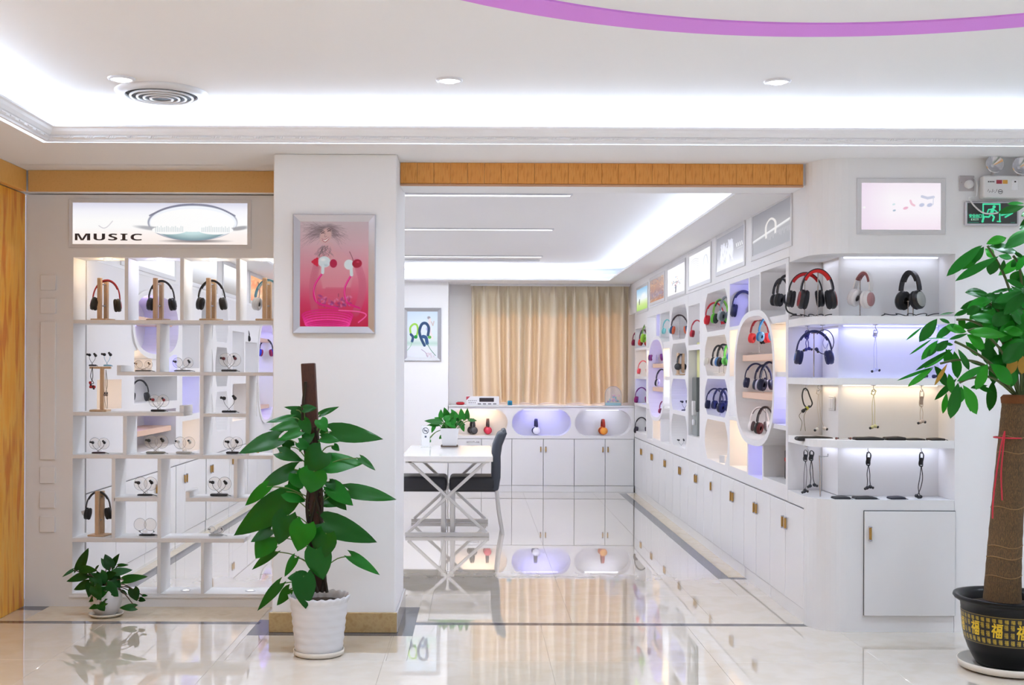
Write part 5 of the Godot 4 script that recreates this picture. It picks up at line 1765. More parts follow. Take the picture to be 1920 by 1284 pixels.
func clear_stand(label: String, base: Vector3, w: float, h: float) -> void:   # two overlapping clear discs on a foot
	var o := thing("acrylic_stand", label, "display stand", base + Vector3(0, 0, -0.012), 0.0, "clear acrylic earphone stands")
	for s in [-1.0, 1.0]:
		var st := S()
		var r := h * 0.36
		lathe(st, [V(0.001, -0.0012), V(r, -0.0012), V(r, 0.0012), V(0.001, 0.0012)], 28, Vector3(s * w * 0.3, h - r, s * 0.0015), Basis(Vector3.RIGHT, PI / 2), true)
		var d := obj("clear_disc", st, mats["acrylic"], o)
		st = S()
		var ring := []
		for k in 28: ring.append(Vector3(s * w * 0.3 + cos(TAU * k / 28) * r, h - r + sin(TAU * k / 28) * r, 0))
		tube(st, ring, 0.0011, 4, true)
		obj("disc_edge", st, clear("acrylic_edge", Color(0.7, 0.72, 0.75, 0.5)), d)
	var st := S()
	box(st, Vector3(0, h * 0.16, 0), Vector3(w * 0.3, h * 0.32, 0.003), 0.001)
	box(st, Vector3(0, 0.002, 0.004), Vector3(w * 0.9, 0.004, 0.05), 0.001)
	obj("foot", st, mats["acrylic"], o)
func wood_stand(label: String, base: Vector3, h: float, gap: float, yaw: float) -> Node3D:
	var o := thing("headphone_stand", label, "headphone stand", base, yaw, "wooden twin post headphone stands")
	var m := noisy("pale_beech", ntex(0.02, [Color("c9a684"), Color("d4b593"), Color("c19c78")], 41), Vector3(9, 1.2, 9), 0.5, 0.5, false)
	var st := S()
	box(st, Vector3(0, 0.006, 0), Vector3(0.115, 0.012, 0.11), 0.003)
	obj("base", st, m, o)
	for s in [-1, 1]:
		st = S()
		box(st, Vector3(0.0, 0.012 + (h - 0.012) / 2 - (0.004 if s < 0 else 0.0), s * gap / 2), Vector3(0.026, h - 0.012, 0.022), 0.002)
		obj("post", st, m, o)
	for y in [0.35, 0.86]:
		st = S()
		tube(st, [Vector3(0, h * y, -gap / 2), Vector3(0, h * y, gap / 2)], 0.005, 8)
		obj("dowel", st, M("steel_pin", Color(0.7, 0.7, 0.72), 0.3, 0.9), o)
	return o
func on_shelf(px: float, py: float, d := 7.52) -> Vector3:
	var p := P(px, py, d)
	p.y = ly(py, px) + 0.0005
	return p
func lattice_goods() -> void:
	var g := "headphones on wooden stands in the lattice"
	var tops := [[193, "wooden twin post stand in the first top opening of the lattice"], [297, "wooden twin post stand in the second top opening of the lattice"], [396, "wooden twin post stand in the third top opening of the lattice"], [501, "wooden twin post stand at the pillar edge of the lattice"]]
	for e in tops: wood_stand(e[1], on_shelf(e[0], 600, 7.535), 0.272, 0.075, -0.25)
	headphone("black headphones with red band and red right cup, top left of the lattice", on_shelf(198, 600, 7.535) + Vector3(0, 0.062, 0), 0.165, 0.2, ["b3241f", "7c1d1c", "24231f", "2a2422", "b02028"], 0.25, g, "on", -0.06)
	headphone("black headphones in the second top opening of the lattice", on_shelf(303, 600, 7.535) + Vector3(0, 0.066, 0), 0.16, 0.192, BK, 0.1, g)
	headphone("black headphones with silver hinges in the third top opening of the lattice", on_shelf(397, 600, 7.535) + Vector3(0, 0.07, 0), 0.17, 0.19, ["1b1b1f", "26262a", "1e1e22", "1a1a1e", "8a8a90"], 0.0, g)
	headphone("white headphones with a teal band at the pillar edge of the lattice", on_shelf(503, 600, 7.535) + Vector3(0, 0.068, 0), 0.18, 0.195, ["4c8ca4", "b8d4dc", "d4d6da", "c8cad0", "e4e6ea"], -0.25, g)
	wood_stand("wooden twin post stand in the lowest left opening of the lattice", on_shelf(187, 1009, 7.53), 0.29, 0.06, -0.2)
	var p := on_shelf(184, 1009, 7.53)
	headphone("black headphones with a price tag, lowest left opening of the lattice", p + Vector3(0, 0.105, 0), 0.15, 0.18, BK, 0.15, g)
	var st := S()
	box(st, Vector3.ZERO, Vector3(0.042, 0.026, 0.002), 0.0005, Basis(Vector3.BACK, 0.35))
	var o := thing("price_tag", "small grey price tag clipped on the lowest black lattice headphones", "tag", p + Vector3(-0.075, 0.155, 0.035))
	obj("card", st, H("b9b4b2", 0.6), o)
	# T shaped earphone tree
	p = on_shelf(188, 773, 7.53)
	o = thing("earphone_tree", "wooden T shaped stand hung with earphones, left of the lattice", "display stand", p)
	var wood: Material = mats["pale_beech"]
	st = S()
	box(st, Vector3(0, 0.007, 0), Vector3(0.11, 0.014, 0.1), 0.003)
	obj("base", st, wood, o)
	st = S()
	box(st, Vector3(0.012, 0.15, 0), Vector3(0.024, 0.272, 0.022), 0.002)
	obj("post", st, wood, o)
	st = S()
	box(st, Vector3(0, 0.282, 0), Vector3(0.135, 0.014, 0.024), 0.002)
	obj("arm", st, wood, o)
	for e in [["black earbuds sticking up at the left of the wooden tree", -0.05, 0.085, "24262c", "2c2c32"], ["black and blue earbuds at the right of the wooden tree", 0.045, 0.09, "1c2028", "88c0dc"]]:
		earset(e[0], p + Vector3(e[1], 0.29, 0.0), 0.04, e[2], e[3], e[4])
	var hg := thing("hanging_earphones", "red and black earphones hanging from the left arm of the wooden tree", "earphones", p + Vector3(-0.045, 0.284, 0.02))
	for k in 2:
		st = S()
		tube(st, spl([Vector3(0, 0, 0), Vector3(0.004 - k * 0.014, -0.06, 0.004), Vector3(-0.006 + k * 0.016, -0.1, 0.004), Vector3(0.004 - k * 0.012, -0.13 + k * 0.025, 0.004)], 5), 0.0022, 5)
		obj("cable", st, H("33282a", 0.5), hg)
		bud(hg, Vector3(0.008 - k * 0.02, -0.125 + k * 0.025, 0.004), Vector3(0.3, -1, 0.2), 0.009, "b01e24" if k else "2a1e20")
	st = S()
	rbox(st, Vector3(0.002, -0.125, 0.004), Vector3(0.04, 0.018, 0.014), 0.006)
	obj("red_remote", st, H("b32026", 0.4), hg)
	hg = thing("hanging_earphones", "grey corded earphones hanging behind the post of the wooden tree", "earphones", p + Vector3(0.04, 0.27, 0.014))
	for k in 2:
		st = S()
		tube(st, spl([Vector3(0, 0, 0), Vector3(0.01 - k * 0.01, -0.1, 0), Vector3(-0.008 + k * 0.018, -0.17, 0.004), Vector3(0.004 + k * 0.006, -0.25, 0)], 5), 0.0022, 5)
		obj("cable", st, H("a8a4a0", 0.5), hg)
		bud(hg, Vector3(-0.006 + k * 0.014, -0.16, 0.006), Vector3(0.2, 1, 0.2), 0.008, "8a7a70")
	var L := [
		[430, 697, 0.075, 0.1, "6c2a30", "55504e", "3a3a3e", "red tipped earphones on the shelf right of the tall lattice divider", true],
		[268, 697, 0.085, 0.06, "b8a08c", "8c8884", "", "tan earphones at the left end of the raised lattice shelf", true],
		[342, 697, 0.09, 0.075, "3c3c40", "8a8a8c", "", "black earphones on a clear stand left of the tall divider", true],
		[297, 773, 0.07, 0.09, "a03c44", "5a5a5c", "26262a", "dark red earphones on a black case, shelf with the upturned end", true],
		[430, 775, 0.07, 0.11, "34363a", "3a3c40", "1d1d21", "black earphones standing on a flat black case at the right of the lattice", false],
		[185, 853, 0.075, 0.085, "2a2a30", "4c3a3e", "", "black earphones on a clear stand under the wooden tree", true],
		[292, 853, 0.09, 0.1, "3c3a34", "7c7c78", "8c8e88", "bronze black earphones in front of the blue niche", true],
		[345, 853, 0.075, 0.09, "d8d8d6", "cfcfce", "c8c8c8", "white earphones on a white stand beside the blue niche", true],
		[436, 853, 0.06, 0.09, "1f1f24", "2a2a2e", "26262a", "small black earphones beside the tall plant's highest left leaf", true],
		[272, 933, 0.085, 0.1, "25272c", "2d2f34", "", "black earphones with a large coil above the spare clear stand", true],
		[411, 933, 0.085, 0.1, "2c2e33", "3a3c40", "30323a", "black earphones on the low shelf with the upturned left end", true],
		[276, 1009, 0.09, 0.035, "2f3136", "34363c", "", "small coiled black earphones at the foot of the spare clear stand", false],
		[405, 1009, 0.08, 0.05, "8a8c8e", "b4b6b8", "", "grey earphones on the lowest lattice shelf by the plant", true]]
	for e in L:
		p = on_shelf(e[0], e[1], 7.525)
		earset(e[7], p, e[2], e[3], e[4], e[5], "", e[6])
		if e[8]: clear_stand("clear two disc stand behind the " + e[7].get_slice(" on ", 0).get_slice(" in ", 0).get_slice(" at ", 0).get_slice(" beside ", 0).get_slice(" above ", 0).get_slice(" with ", 0) + (" of the " + str({268: "raised shelf", 185: "row under the wooden tree", 342: "upper row", 436: "plant side", 272: "low left shelf", 411: "low right shelf"}.get(e[0], "lattice"))), p, e[2] * 1.25, e[3] * 1.2)
	clear_stand("empty clear two disc stand in the low lattice opening beside the lowest headphones", on_shelf(271, 1009, 7.53), 0.11, 0.11)

func hook_on(label: String, at: Vector3) -> void:   # small screw hook under a board
	var o := thing("hook", label, "hook", at, 0.0, "screw hooks under the corner shelves")
	var st := S()
	lathe(st, [V(0.016, 0.0), V(0.015, -0.004), V(0.004, -0.006)], 14)
	obj("plate", st, mats["chrome"], o)
	st = S()
	tube(st, spl([Vector3(0, -0.004, 0), Vector3(0, -0.02, 0), Vector3(0.008, -0.03, 0), Vector3(0, -0.038, 0), Vector3(-0.008, -0.031, 0)], 4), 0.0022, 6)
	obj("hook_wire", st, mats["chrome"], o)
func hang(label: String, at: Vector3, drop: float, col: String, spread: float, knot: float, r := 0.0028) -> void:   # tied loops at the top, two leads with buds below
	var o := thing("hanging_earphones", label, "earphones", at, 0.0, "earphones hanging in the corner shelves")
	var st := S()
	var pts := []
	for k in 40:
		var a := TAU * k / 20.0 * 1.02
		pts.append(Vector3(sin(a) * 0.014 * (1.0 + 0.3 * sin(k * 0.7)), -knot * 0.5 + cos(a) * knot * 0.5, 0.004 * sin(k * 0.9)))
	tube(st, pts, r, 5)
	obj("tied_loops", st, H(col, 0.5), o)
	if knot > 0.04:
		st = S()
		rbox(st, Vector3(0, -knot * 0.62, 0), Vector3(0.016, knot * 0.5, 0.014), 0.005)
		obj("tie", st, H(col, 0.6), o)
	for s in [-1.0, 1.0]:
		st = S()
		var e := Vector3(spread * (0.3 + 0.7 * s * 0.5) + s * 0.008, -drop + (0.006 if s > 0 else 0.0), 0)
		tube(st, spl([Vector3(0, -knot * 0.9, 0), Vector3(s * 0.008, -lerpf(knot, drop, 0.35), 0), Vector3(spread * 0.2 + s * 0.007, -lerpf(knot, drop, 0.7), 0), e], 6), r * 0.9, 5)
		obj("lead", st, H(col, 0.5), o)
		bud(o, e, Vector3(s * 0.8, -0.3, 0.4), 0.0105, col)
func pouch(label: String, px0: float, px1: float, py: float, h: float, d: float, col: String) -> void:
	var a := P(px0, py, d)
	var b := P(px1, py, d)
	var o := thing("pouch", label, "pouch", (a + b) / 2, 0.0, "dark cases lying on the corner shelves")
	var st := S()
	var w := b.x - a.x
	var f := func(p: Vector3) -> Vector3: return Vector3(p.x, p.y * (1.0 - 0.35 * pow(absf(p.x) / (w / 2), 3.0) + 0.12 * sin(p.x * 60.0)), p.z)
	rbox(st, Vector3(0, h / 2, 0), Vector3(w, h, 0.085), h * 0.45, f)
	obj("case", st, H(col, 0.55), o)
	st = S()
	tube(st, spl([Vector3(w * 0.5, h * 0.5, 0.02), Vector3(w * 0.5 + 0.012, h * 0.35, 0.03), Vector3(w * 0.5 + 0.02, h * 0.2, 0.02)], 4), 0.002, 5)
	obj("drawstring", st, H(col, 0.6), o)
func corner_goods() -> void:
	var s1 := P(1640, 592, 6.78).y
	var s2 := P(1640, 709, 6.78).y
	var s3 := P(1640, 826, 6.78).y
	var s4 := 0.762
	var at := func(px: float, d: float, y: float) -> Vector3:
		var p := P(px, 695, d)
		return Vector3(p.x, y, -d)
	# top shelf
	var g := "headphones on the corner shelves"
	var p: Vector3 = at.call(1508, 7.02, s1)
	headphone("black gaming headset with red inner band and boom microphone, further left", p + Vector3(0.005, 0.062, 0), 0.19, 0.205, ["1c1d26", "c01c20", "17181f", "1d1e26", "24252e"], -0.3, g, "over")
	var o := thing("boom_microphone", "black bent boom microphone of the further left gaming headset", "microphone", p + Vector3(-0.085, 0.06, 0.03))
	var st := S()
	tube(st, spl([Vector3(-0.005, 0.045, 0), Vector3(-0.012, 0.01, 0.01), Vector3(0.0, -0.022, 0.015), Vector3(0.03, -0.038, 0.02)], 5), 0.005, 7)
	obj("boom", st, H("1a1b22", 0.5), o)
	st = S()
	rbox(st, Vector3(0.04, -0.042, 0.022), Vector3(0.026, 0.014, 0.014), 0.005)
	obj("capsule", st, H("16171d", 0.6), o)
	o.get_parent().remove_child(o)
	var hs := get_children().filter(func(n): return n is Node3D and str(n.get_meta("label", "")).begins_with("black gaming headset with red inner band and boom"))[0] as Node3D
	for k in o.get_children():
		o.remove_child(k)
		hs.add_child(k)
		k.position = Vector3(-0.1, -0.005, 0.03)
	o.free()
	rod_stand("slim metal stand under the boom microphone headset", p, 0.255)
	p = at.call(1533, 6.93, s1)
	headphone("black gaming headset with bright red inner band, in front on the top corner shelf", p + Vector3(-0.005, 0.045, 0), 0.185, 0.235, ["1a1b24", "d01e1e", "14151b", "1a1b22", "8c1a1e"], -0.12, g, "over")
	rod_stand("slim metal stand under the front gaming headset", p, 0.27)
	p = at.call(1612, 6.88, s1)
	headphone("white headphones with dusty pink cups on the top corner shelf", p + Vector3(-0.002, 0.055, 0), 0.105, 0.21, ["e2dede", "8c5458", "dcd8d8", "e6e2e2", "b07f80"], -0.85, g, "over", -0.18)
	rod_stand("slim white footed stand under the pink and white headphones", p, 0.24)
	p = at.call(1706, 6.88, s1)
	headphone("black headphones with grey cup discs and chrome band on the top corner shelf", p + Vector3(0.0, 0.042, 0), 0.12, 0.225, ["1d1e28", "14151c", "101116", "14151a", "a0a29e"], -0.9, g, "over")
	for k in 2: rod_stand("%s slim metal rod under the grey disc headphones" % ["left", "right"][k], p + Vector3(-0.012 + k * 0.03, 0, 0.0), 0.09, k == 0)
	for e in [["dark cable coiled beside the stand of the gaming headsets", 1480, 1555, 7.0, "2a2c34"], ["black cable looped along the shelf under the grey disc headphones", 1650, 1755, 6.86, "23252c"]]:
		st = S()
		var a: Vector3 = at.call(e[1], e[3], s1 + 0.004)
		var b: Vector3 = at.call(e[2], e[3], s1 + 0.004)
		var pts := []
		for k in 17:
			var t := k / 16.0
			pts.append(a.lerp(b, t) + Vector3(0.012 * sin(k * 2.1), 0.014 * absf(sin(k * 0.9)), 0.02 * cos(k * 1.6)))
		tube(st, spl(pts, 3), 0.0028, 5)
		tag(obj("coiled_cable", st, H(e[4], 0.5)), e[0], "cable", "cables on the top corner shelf")
	# blue shelf
	p = at.call(1526, 6.97, s2)
	headphone("navy headphones on a tall rod in the blue lit corner shelf", p + Vector3(0.0, 0.08, 0), 0.2, 0.2, ["1a2156", "222a60", "151a48", "1a2050", "2c60a8"], -0.15, g)
	rod_stand("tall slim metal rod in the blue lit corner shelf", p, 0.265)
	var under := func(b: float) -> float: return P(1640, b, 6.78).y
	for e in [[1514, 7.1, 607, "hook holding the small blue earphones"], [1542, 6.95, 607, "hook holding the thin dark neckband"], [1641, 6.88, 607, "hook holding the white earphones in the blue shelf"], [1511, 7.05, 722, "hook holding the yellow and black neckband"], [1534, 7.0, 722, "hook holding the thin white lead in the warm shelf"], [1638, 6.88, 722, "hook in the middle of the warm shelf"], [1728, 6.88, 722, "hook at the right of the warm shelf"], [1514, 7.0, 840, "hook holding the tangled earphones on the lowest shelf"], [1628, 6.88, 840, "hook in the middle of the lowest shelf"], [1728, 6.88, 840, "hook at the right of the lowest shelf"]]:
		hook_on(e[3], at.call(e[0], e[1], under.call(e[2]) - 0.0005))
	var y2: float = under.call(607) - 0.03
	hang("small indigo earphones tied in a knot in the blue lit shelf", at.call(1513, 7.1, y2), 0.115, "2a2a86", 0.01, 0.05)
	hang("white earphones hanging in the middle of the blue lit shelf", at.call(1641, 6.88, y2), 0.24, "c8caea", 0.004, 0.045, 0.0016)
	o = thing("neckband", "thin dark neckband earphones looped from a hook over the blue lit shelf", "earphones", at.call(1546, 6.95, y2))
	st = S()
	var pts := []
	for k in 23:
		var a := -0.9 + (TAU - 1.2) * k / 22.0
		pts.append(Vector3(-0.002 + sin(a) * 0.056, -0.075 + cos(a) * 0.072 + 0.004, 0))
	tube(st, pts, [0.002] + [].duplicate() if false else 0.0028, 6)
	obj("band", st, H("22253c", 0.4), o)
	bud(o, pts[22] + Vector3(0.004, -0.01, 0), Vector3(0.5, -1, 0.3), 0.011, "1a2050")
	st = S()
	tube(st, spl([Vector3(0.01, -0.02, 0), Vector3(-0.012, -0.075, 0.004), Vector3(0.004, -0.11, 0.002), Vector3(0.02, -0.08, 0), Vector3(0.004, -0.16, 0)], 6), 0.0016, 5)
	obj("lead", st, H("8a8cc0", 0.5), o)
	for e in [["dark blue earbud lying left on the blue lit shelf", 1733], ["dark blue earbud lying right on the blue lit shelf", 1752]]:
		o = thing("loose_earbud", e[0], "earbud", at.call(e[1], 6.86, s2 + 0.012), 0.0, "loose earbuds")
		bud(o, Vector3.ZERO, Vector3(1, 0.1, 0.2), 0.0115, "20244c")
	# warm shelf
	var y3: float = under.call(722) - 0.028
	o = thing("neckband", "yellow and black sport neckband hanging at the left of the warm shelf", "earphones", at.call(1510, 7.05, y3))
	st = S()
	tube(st, spl([Vector3(0.03, -0.11, 0), Vector3(0.042, -0.085, 0), Vector3(0.026, -0.04, 0), Vector3(0.012, -0.004, 0), Vector3(-0.008, 0.0, 0), Vector3(-0.018, -0.04, 0), Vector3(-0.008, -0.09, 0), Vector3(0.01, -0.112, 0)], 6), 0.0042, 7)
	obj("band", st, H("1e1d1c", 0.4), o)
	for k in 2:
		bud(o, Vector3(0.01 - k * 0.02, -0.115 - k * 0.014, 0.004), Vector3(0.6, 0.5, 0.2), 0.012, "26241f" if k else "b8b030")
		st = S()
		tube(st, spl([Vector3(-0.012 + k * 0.02, -0.13, 0), Vector3(-0.036 + k * 0.03, -0.16, 0), Vector3(-0.02 + k * 0.014, -0.2, 0.004), Vector3(-0.03 + k * 0.03, -0.252, 0.008)], 6), 0.0016, 5)
		obj("lead", st, H("5c5a34", 0.5), o)
	hang("thin white earphones lead stretched down beside the light switch", at.call(1535, 7.0, y3), 0.24, "d6ccc0", 0.045, 0.03, 0.0014)
	hang("pale yellow earphones looped from the hook in the middle of the warm shelf", at.call(1638, 6.88, y3), 0.22, "c8c088", 0.006, 0.03, 0.0018)
	hang("thin beige earphones hanging at the right of the warm shelf", at.call(1728, 6.88, y3), 0.19, "b9a596", 0.0, 0.1, 0.0013)
	pouch("largest black case lying at the left end of the warm shelf", 1492, 1560, 827, 0.03, 7.02, "17130f")
	pouch("black case lying under the pale yellow earphones", 1601, 1655, 826, 0.022, 6.85, "16130f")
	pouch("black ridged case lying right of the warm shelf's middle", 1658, 1696, 826, 0.024, 6.85, "1b1510")
	pouch("slim black case lying beside the rightmost case on the warm shelf", 1698, 1731, 826, 0.014, 6.86, "1a1410")
	pouch("short dark brown case at the right end of the warm shelf", 1740, 1768, 826, 0.016, 6.85, "221710")
	o = thing("loose_earbud", "pale pink earbud pair lying left of the middle on the warm shelf", "earbud", at.call(1582, 6.86, s3 + 0.008))
	bud(o, Vector3(-0.04, 0, 0), Vector3(1, 0, 0), 0.007, "7a4a44")
	bud(o, Vector3(0.04, 0, 0), Vector3(-1, 0, 0), 0.007, "7a4a44")
	st = S()
	tube(st, spl([Vector3(-0.034, -0.003, 0), Vector3(0, -0.004, 0.015), Vector3(0.034, -0.003, 0)], 5), 0.003, 5)
	obj("lead", st, H("cfc3bc", 0.5), o)
	# lowest shelf
	var y4: float = under.call(840) - 0.03
	hang("tangled black earphones hanging at the left of the lowest corner shelf", at.call(1522, 6.98, y4), 0.21, "24262e", 0.02, 0.06)
	hang("black earphones with a long split lead by the rounded counter corner", at.call(1511, 7.05, y4), 0.25, "2c2e36", -0.012, 0.07, 0.0018)
	hang("black earphones hanging in the middle of the lowest corner shelf", at.call(1629, 6.88, y4), 0.21, "1e2028", 0.008, 0.08)
	hang("black earphones hanging low at the right of the lowest corner shelf", at.call(1728, 6.88, y4), 0.262, "1a1b22", -0.05, 0.085)
	o = thing("wire_hanger", "bent metal rod hanger standing in the lowest corner shelf", "display stand", at.call(1539, 6.95, s4))
	st = S()
	tube(st, [Vector3(0, 0, 0), Vector3(0, 0.13, 0), Vector3(-0.006, 0.245, 0)], 0.004, 6)
	obj("rod", st, mats["chrome"], o)
	st = S()
	tube(st, [Vector3(-0.006, 0.238, 0), Vector3(0.02, 0.238, 0), Vector3(0.044, 0.24, 0), Vector3(0.044, 0.255, 0)], 0.003, 6)
	obj("arm", st, mats["chrome"], o)
	pouch("black pouch tied at the left of the lowest corner shelf", 1561, 1592, 937, 0.022, 6.86, "14141a")
	pouch("long black pouch next to the tied one on the lowest shelf", 1600, 1642, 937, 0.021, 6.86, "17171d")
	pouch("navy black pouch alone at the middle right of the lowest shelf", 1666, 1695, 937, 0.021, 6.86, "20202e")

# ---------- goods on and in the window counter
func counter_goods() -> void:
	var fy := P(1000, 817, 14.54).y + 0.001
	var g := "headphones seen edge on in the window counter niches"
	for e in [[886, "black headphones in the cream counter niche beside the plant", ["26262a", "2c2c30", "1d1d21", "232327", "55565a"]], [914.5, "red headphones with a dark band in the cream counter niche", ["3a1c20", "5a1c24", "c81f3a", "8c1a2c", "e03c58"]], [1005, "navy and white headphones in the blue counter niche", ["1c1c48", "242450", "e4e4f4", "24244e", "f4f4ff"]], [1130.5, "orange headphones in the white counter niche", ["a8301c", "8a2818", "f08a28", "b8481c", "f8a840"]]]:
		var p := P(e[0], 808, 14.68)
		p.y = fy + 0.012
		headphone(e[1], p, 0.15, 0.19, e[2], -1.5 if e[0] > 890 else -1.3, g, "over")
		rod_stand("clear footed stand under the " + e[1].get_slice(" in ", 0), p - Vector3(0, 0.012, 0), 0.18)
	var ty := 1.0725
	var o := thing("speaker", "small round red speaker at the left end of the worktop", "speaker", Vector3(P(863, 758, 14.7).x, ty, -14.7))
	var st := S()
	lathe(st, [V(0.03, 0.0), V(0.05, 0.006), V(0.055, 0.02), V(0.05, 0.032), V(0.001, 0.036)], 24)
	obj("shell", st, H("c01c2c", 0.35), o)
	st = S()
	lathe(st, [V(0.04, 0.0345), V(0.038, 0.0375), V(0.001, 0.038)], 20)
	obj("grille", st, H("8c1420", 0.6), o)
	var a := P(874, 757, 14.68)
	var b := P(936, 742, 14.68)
	var w := b.x - a.x
	var h := 0.108
	o = thing("speaker_carton", "white carton with a picture of a dark speaker on the worktop", "box", Vector3((a.x + b.x) / 2, ty, -14.72))
	st = S()
	box(st, Vector3(0, h / 2, 0), Vector3(w, h, 0.1), 0.002)
	obj("carton", st, H("e6e4e6", 0.5), o)
	st = S()
	rbox(st, Vector3(w * 0.12, h * 0.6, 0.05), Vector3(w * 0.44, h * 0.46, 0.004), 0.002)
	obj("printed_speaker", st, H("2a2228", 0.4), o)
	st = S()
	for k in 4: box(st, Vector3(-w * 0.1 + k * w * 0.155, h * 0.13, 0.0505), Vector3(w * 0.1, h * 0.1, 0.001))
	for k in 5: box(st, Vector3(-w * 0.42 + k * w * 0.055, h * 0.5, 0.0505), Vector3(w * 0.035, h * 0.06, 0.001))
	for k in 4: box(st, Vector3(-w * 0.41 + k * w * 0.06, h * 0.26, 0.0505), Vector3(w * 0.02, h * 0.12, 0.001))
	var ink := obj("printed_marks", st, H("3c3a40", 0.5), o)
	ink.set_meta("kind", "stuff")
	st = S()
	tri(st, Vector3(-w / 2 + 0.002, h - 0.002, 0.0506), Vector3(-w / 2 + 0.05, h - 0.002, 0.0506), Vector3(-w / 2 + 0.002, h - 0.05, 0.0506), Vector3.BACK)
	obj("red_corner", st, H("b03044", 0.5), o)
	o = thing("mini_speaker", "small teal blue cube speaker on the worktop right of the carton", "speaker", Vector3(P(956, 757, 14.66).x, ty, -14.66))
	st = S()
	rbox(st, Vector3(0, 0.028, 0), Vector3(0.058, 0.056, 0.058), 0.012)
	obj("shell", st, H("1f90b8", 0.4), o)
	st = S()
	lathe(st, [V(0.02, 0.0), V(0.018, 0.003), V(0.001, 0.003)], 18, Vector3(0, 0.028, 0.029), Basis(Vector3.RIGHT, PI / 2))
	obj("grille", st, H("14647c", 0.6), o)
	# arched clear ornament case
	o = thing("ornament", "arched clear case with pastel flowers standing before the curtain's right end", "ornament", Vector3(P(1149, 757, 14.7).x, ty, -14.7))
	st = S()
	var arch := PackedVector2Array([V(-0.1, 0.0), V(0.1, 0.0), V(0.1, 0.14)])
	for k in 13: arch.append(V(cos(PI * k / 12.0) * 0.1, 0.14 + sin(PI * k / 12.0) * 0.1))
	prism(st, arch, front, -0.045, 0.045)
	obj("glass_case", st, clear("case_glass", Color(0.86, 0.92, 0.95, 0.22)), o)
	st = S()
	var pts := []
	for k in 13: pts.append(Vector3(cos(PI * k / 12.0) * 0.1, 0.14 + sin(PI * k / 12.0) * 0.1, 0.045))
	tube(st, [Vector3(0.1, 0, 0.045)] + pts + [Vector3(-0.1, 0, 0.045)], 0.004, 5)
	obj("case_edge", st, clear("acrylic_edge", Color(0.7, 0.72, 0.75, 0.5)), o)
	st = S()
	box(st, Vector3(0, 0.018, 0), Vector3(0.19, 0.034, 0.08), 0.003)
	obj("base", st, H("8ac4c8", 0.5), o)
	var cs := ["e0a0c0", "a890d8", "7cc8c0", "f0c8d8", "c0a8e0", "90b8e0", "e8b0b0"]
	for k in 22:
		st = S()
		lathe(st, [V(0.006, -0.004), V(0.013, 0.0), V(0.008, 0.005), V(0.001, 0.006)], 8, Vector3(rng.randf_range(-0.075, 0.075), rng.randf_range(0.045, 0.13), rng.randf_range(-0.02, 0.035)), Basis(Vector3.RIGHT, rng.randf_range(0.6, 1.8)))
		obj("flower", st, H(cs[k % 7], 0.6), o)
	# no smoking sign on the table
	var sp := P(798, 835, 11.75)
	o = thing("no_smoking_sign", "clear upright no smoking sign on the white table beside the plant", "sign", Vector3(sp.x, 0.7335, -11.75))
	st = S()
	box(st, Vector3(0, 0.11, 0), Vector3(0.092, 0.22, 0.004), 0.001)
	box(st, Vector3(0, 0.002, 0), Vector3(0.11, 0.004, 0.06), 0.001)
	obj("clear_plate", st, mats["acrylic"], o)
	st = S()
	box(st, Vector3(0, 0.112, 0.0022), Vector3(0.08, 0.2, 0.0006))
	obj("card", st, H("f0f2f4", 0.5), o)
	st = S()
	var ring := []
	for k in 24: ring.append(Vector3(cos(TAU * k / 24) * 0.029, 0.165 + sin(TAU * k / 24) * 0.029, 0.003))
	tube(st, ring, 0.003, 5, true)
	obj("ring", st, H("20304a", 0.5), o)
	st = S()
	box(st, Vector3(0, 0.165, 0.003), Vector3(0.056, 0.005, 0.001), 0.0, Basis(Vector3.BACK, -0.8))
	obj("slash", st, H("20304a", 0.5), o)
	st = S()
	box(st, Vector3(0, 0.163, 0.0028), Vector3(0.036, 0.007, 0.001))
	obj("cigarette", st, H("20304a", 0.5), o)
	st = S()
	box(st, Vector3(0, 0.105, 0.003), Vector3(0.018, 0.018, 0.001))
	obj("small_square", st, H("3a4860", 0.5), o)

# ---------- plants
func leaf_mesh(kind: String, curl: float, seed_: int) -> ArrayMesh:   # unit leaf, base at the origin, tip at +Y, face to +Z
	var st := S()
	st.set_smooth_group(0)
	var nr := 8
	var nc := 6
	var heart := kind == "heart"
	var at := func(i: int, j: int) -> Vector3:
		var t := float(i) / nr
		var v := -1.0 + 2.0 * j / nc
		var w: float
		var y := t
		if heart:
			w = 0.5 * pow(maxf(0.0, sin(PI * pow(clampf(t * 0.95 + 0.05, 0, 1), 0.6))), 0.85)
			if i == nr: w = 0.0
			y -= 0.2 * pow(absf(v), 1.5) * pow(1.0 - t, 3.0)
		else:
			w = 0.5 * pow(maxf(0.0, sin(PI * pow(t, 1.15))), 0.75)
			if i == 0 or i == nr: w = 0.0
		var x := v * w
		var z := 0.12 * absf(v) * (1.0 - t * 0.5) * (w * 2.0) - curl * t * t + 0.03 * sin(v * 4.0 + t * 9.0 + seed_) * w * 2.0 - 0.05 * v * v
		return Vector3(x, y, z)
	for i in nr:
		for j in nc:
			q(st, at.call(i, j), at.call(i, j + 1), at.call(i + 1, j + 1), at.call(i + 1, j), Vector3(0, 0, 1))
	st.generate_normals()
	return st.commit()
var leaf_kinds := {}
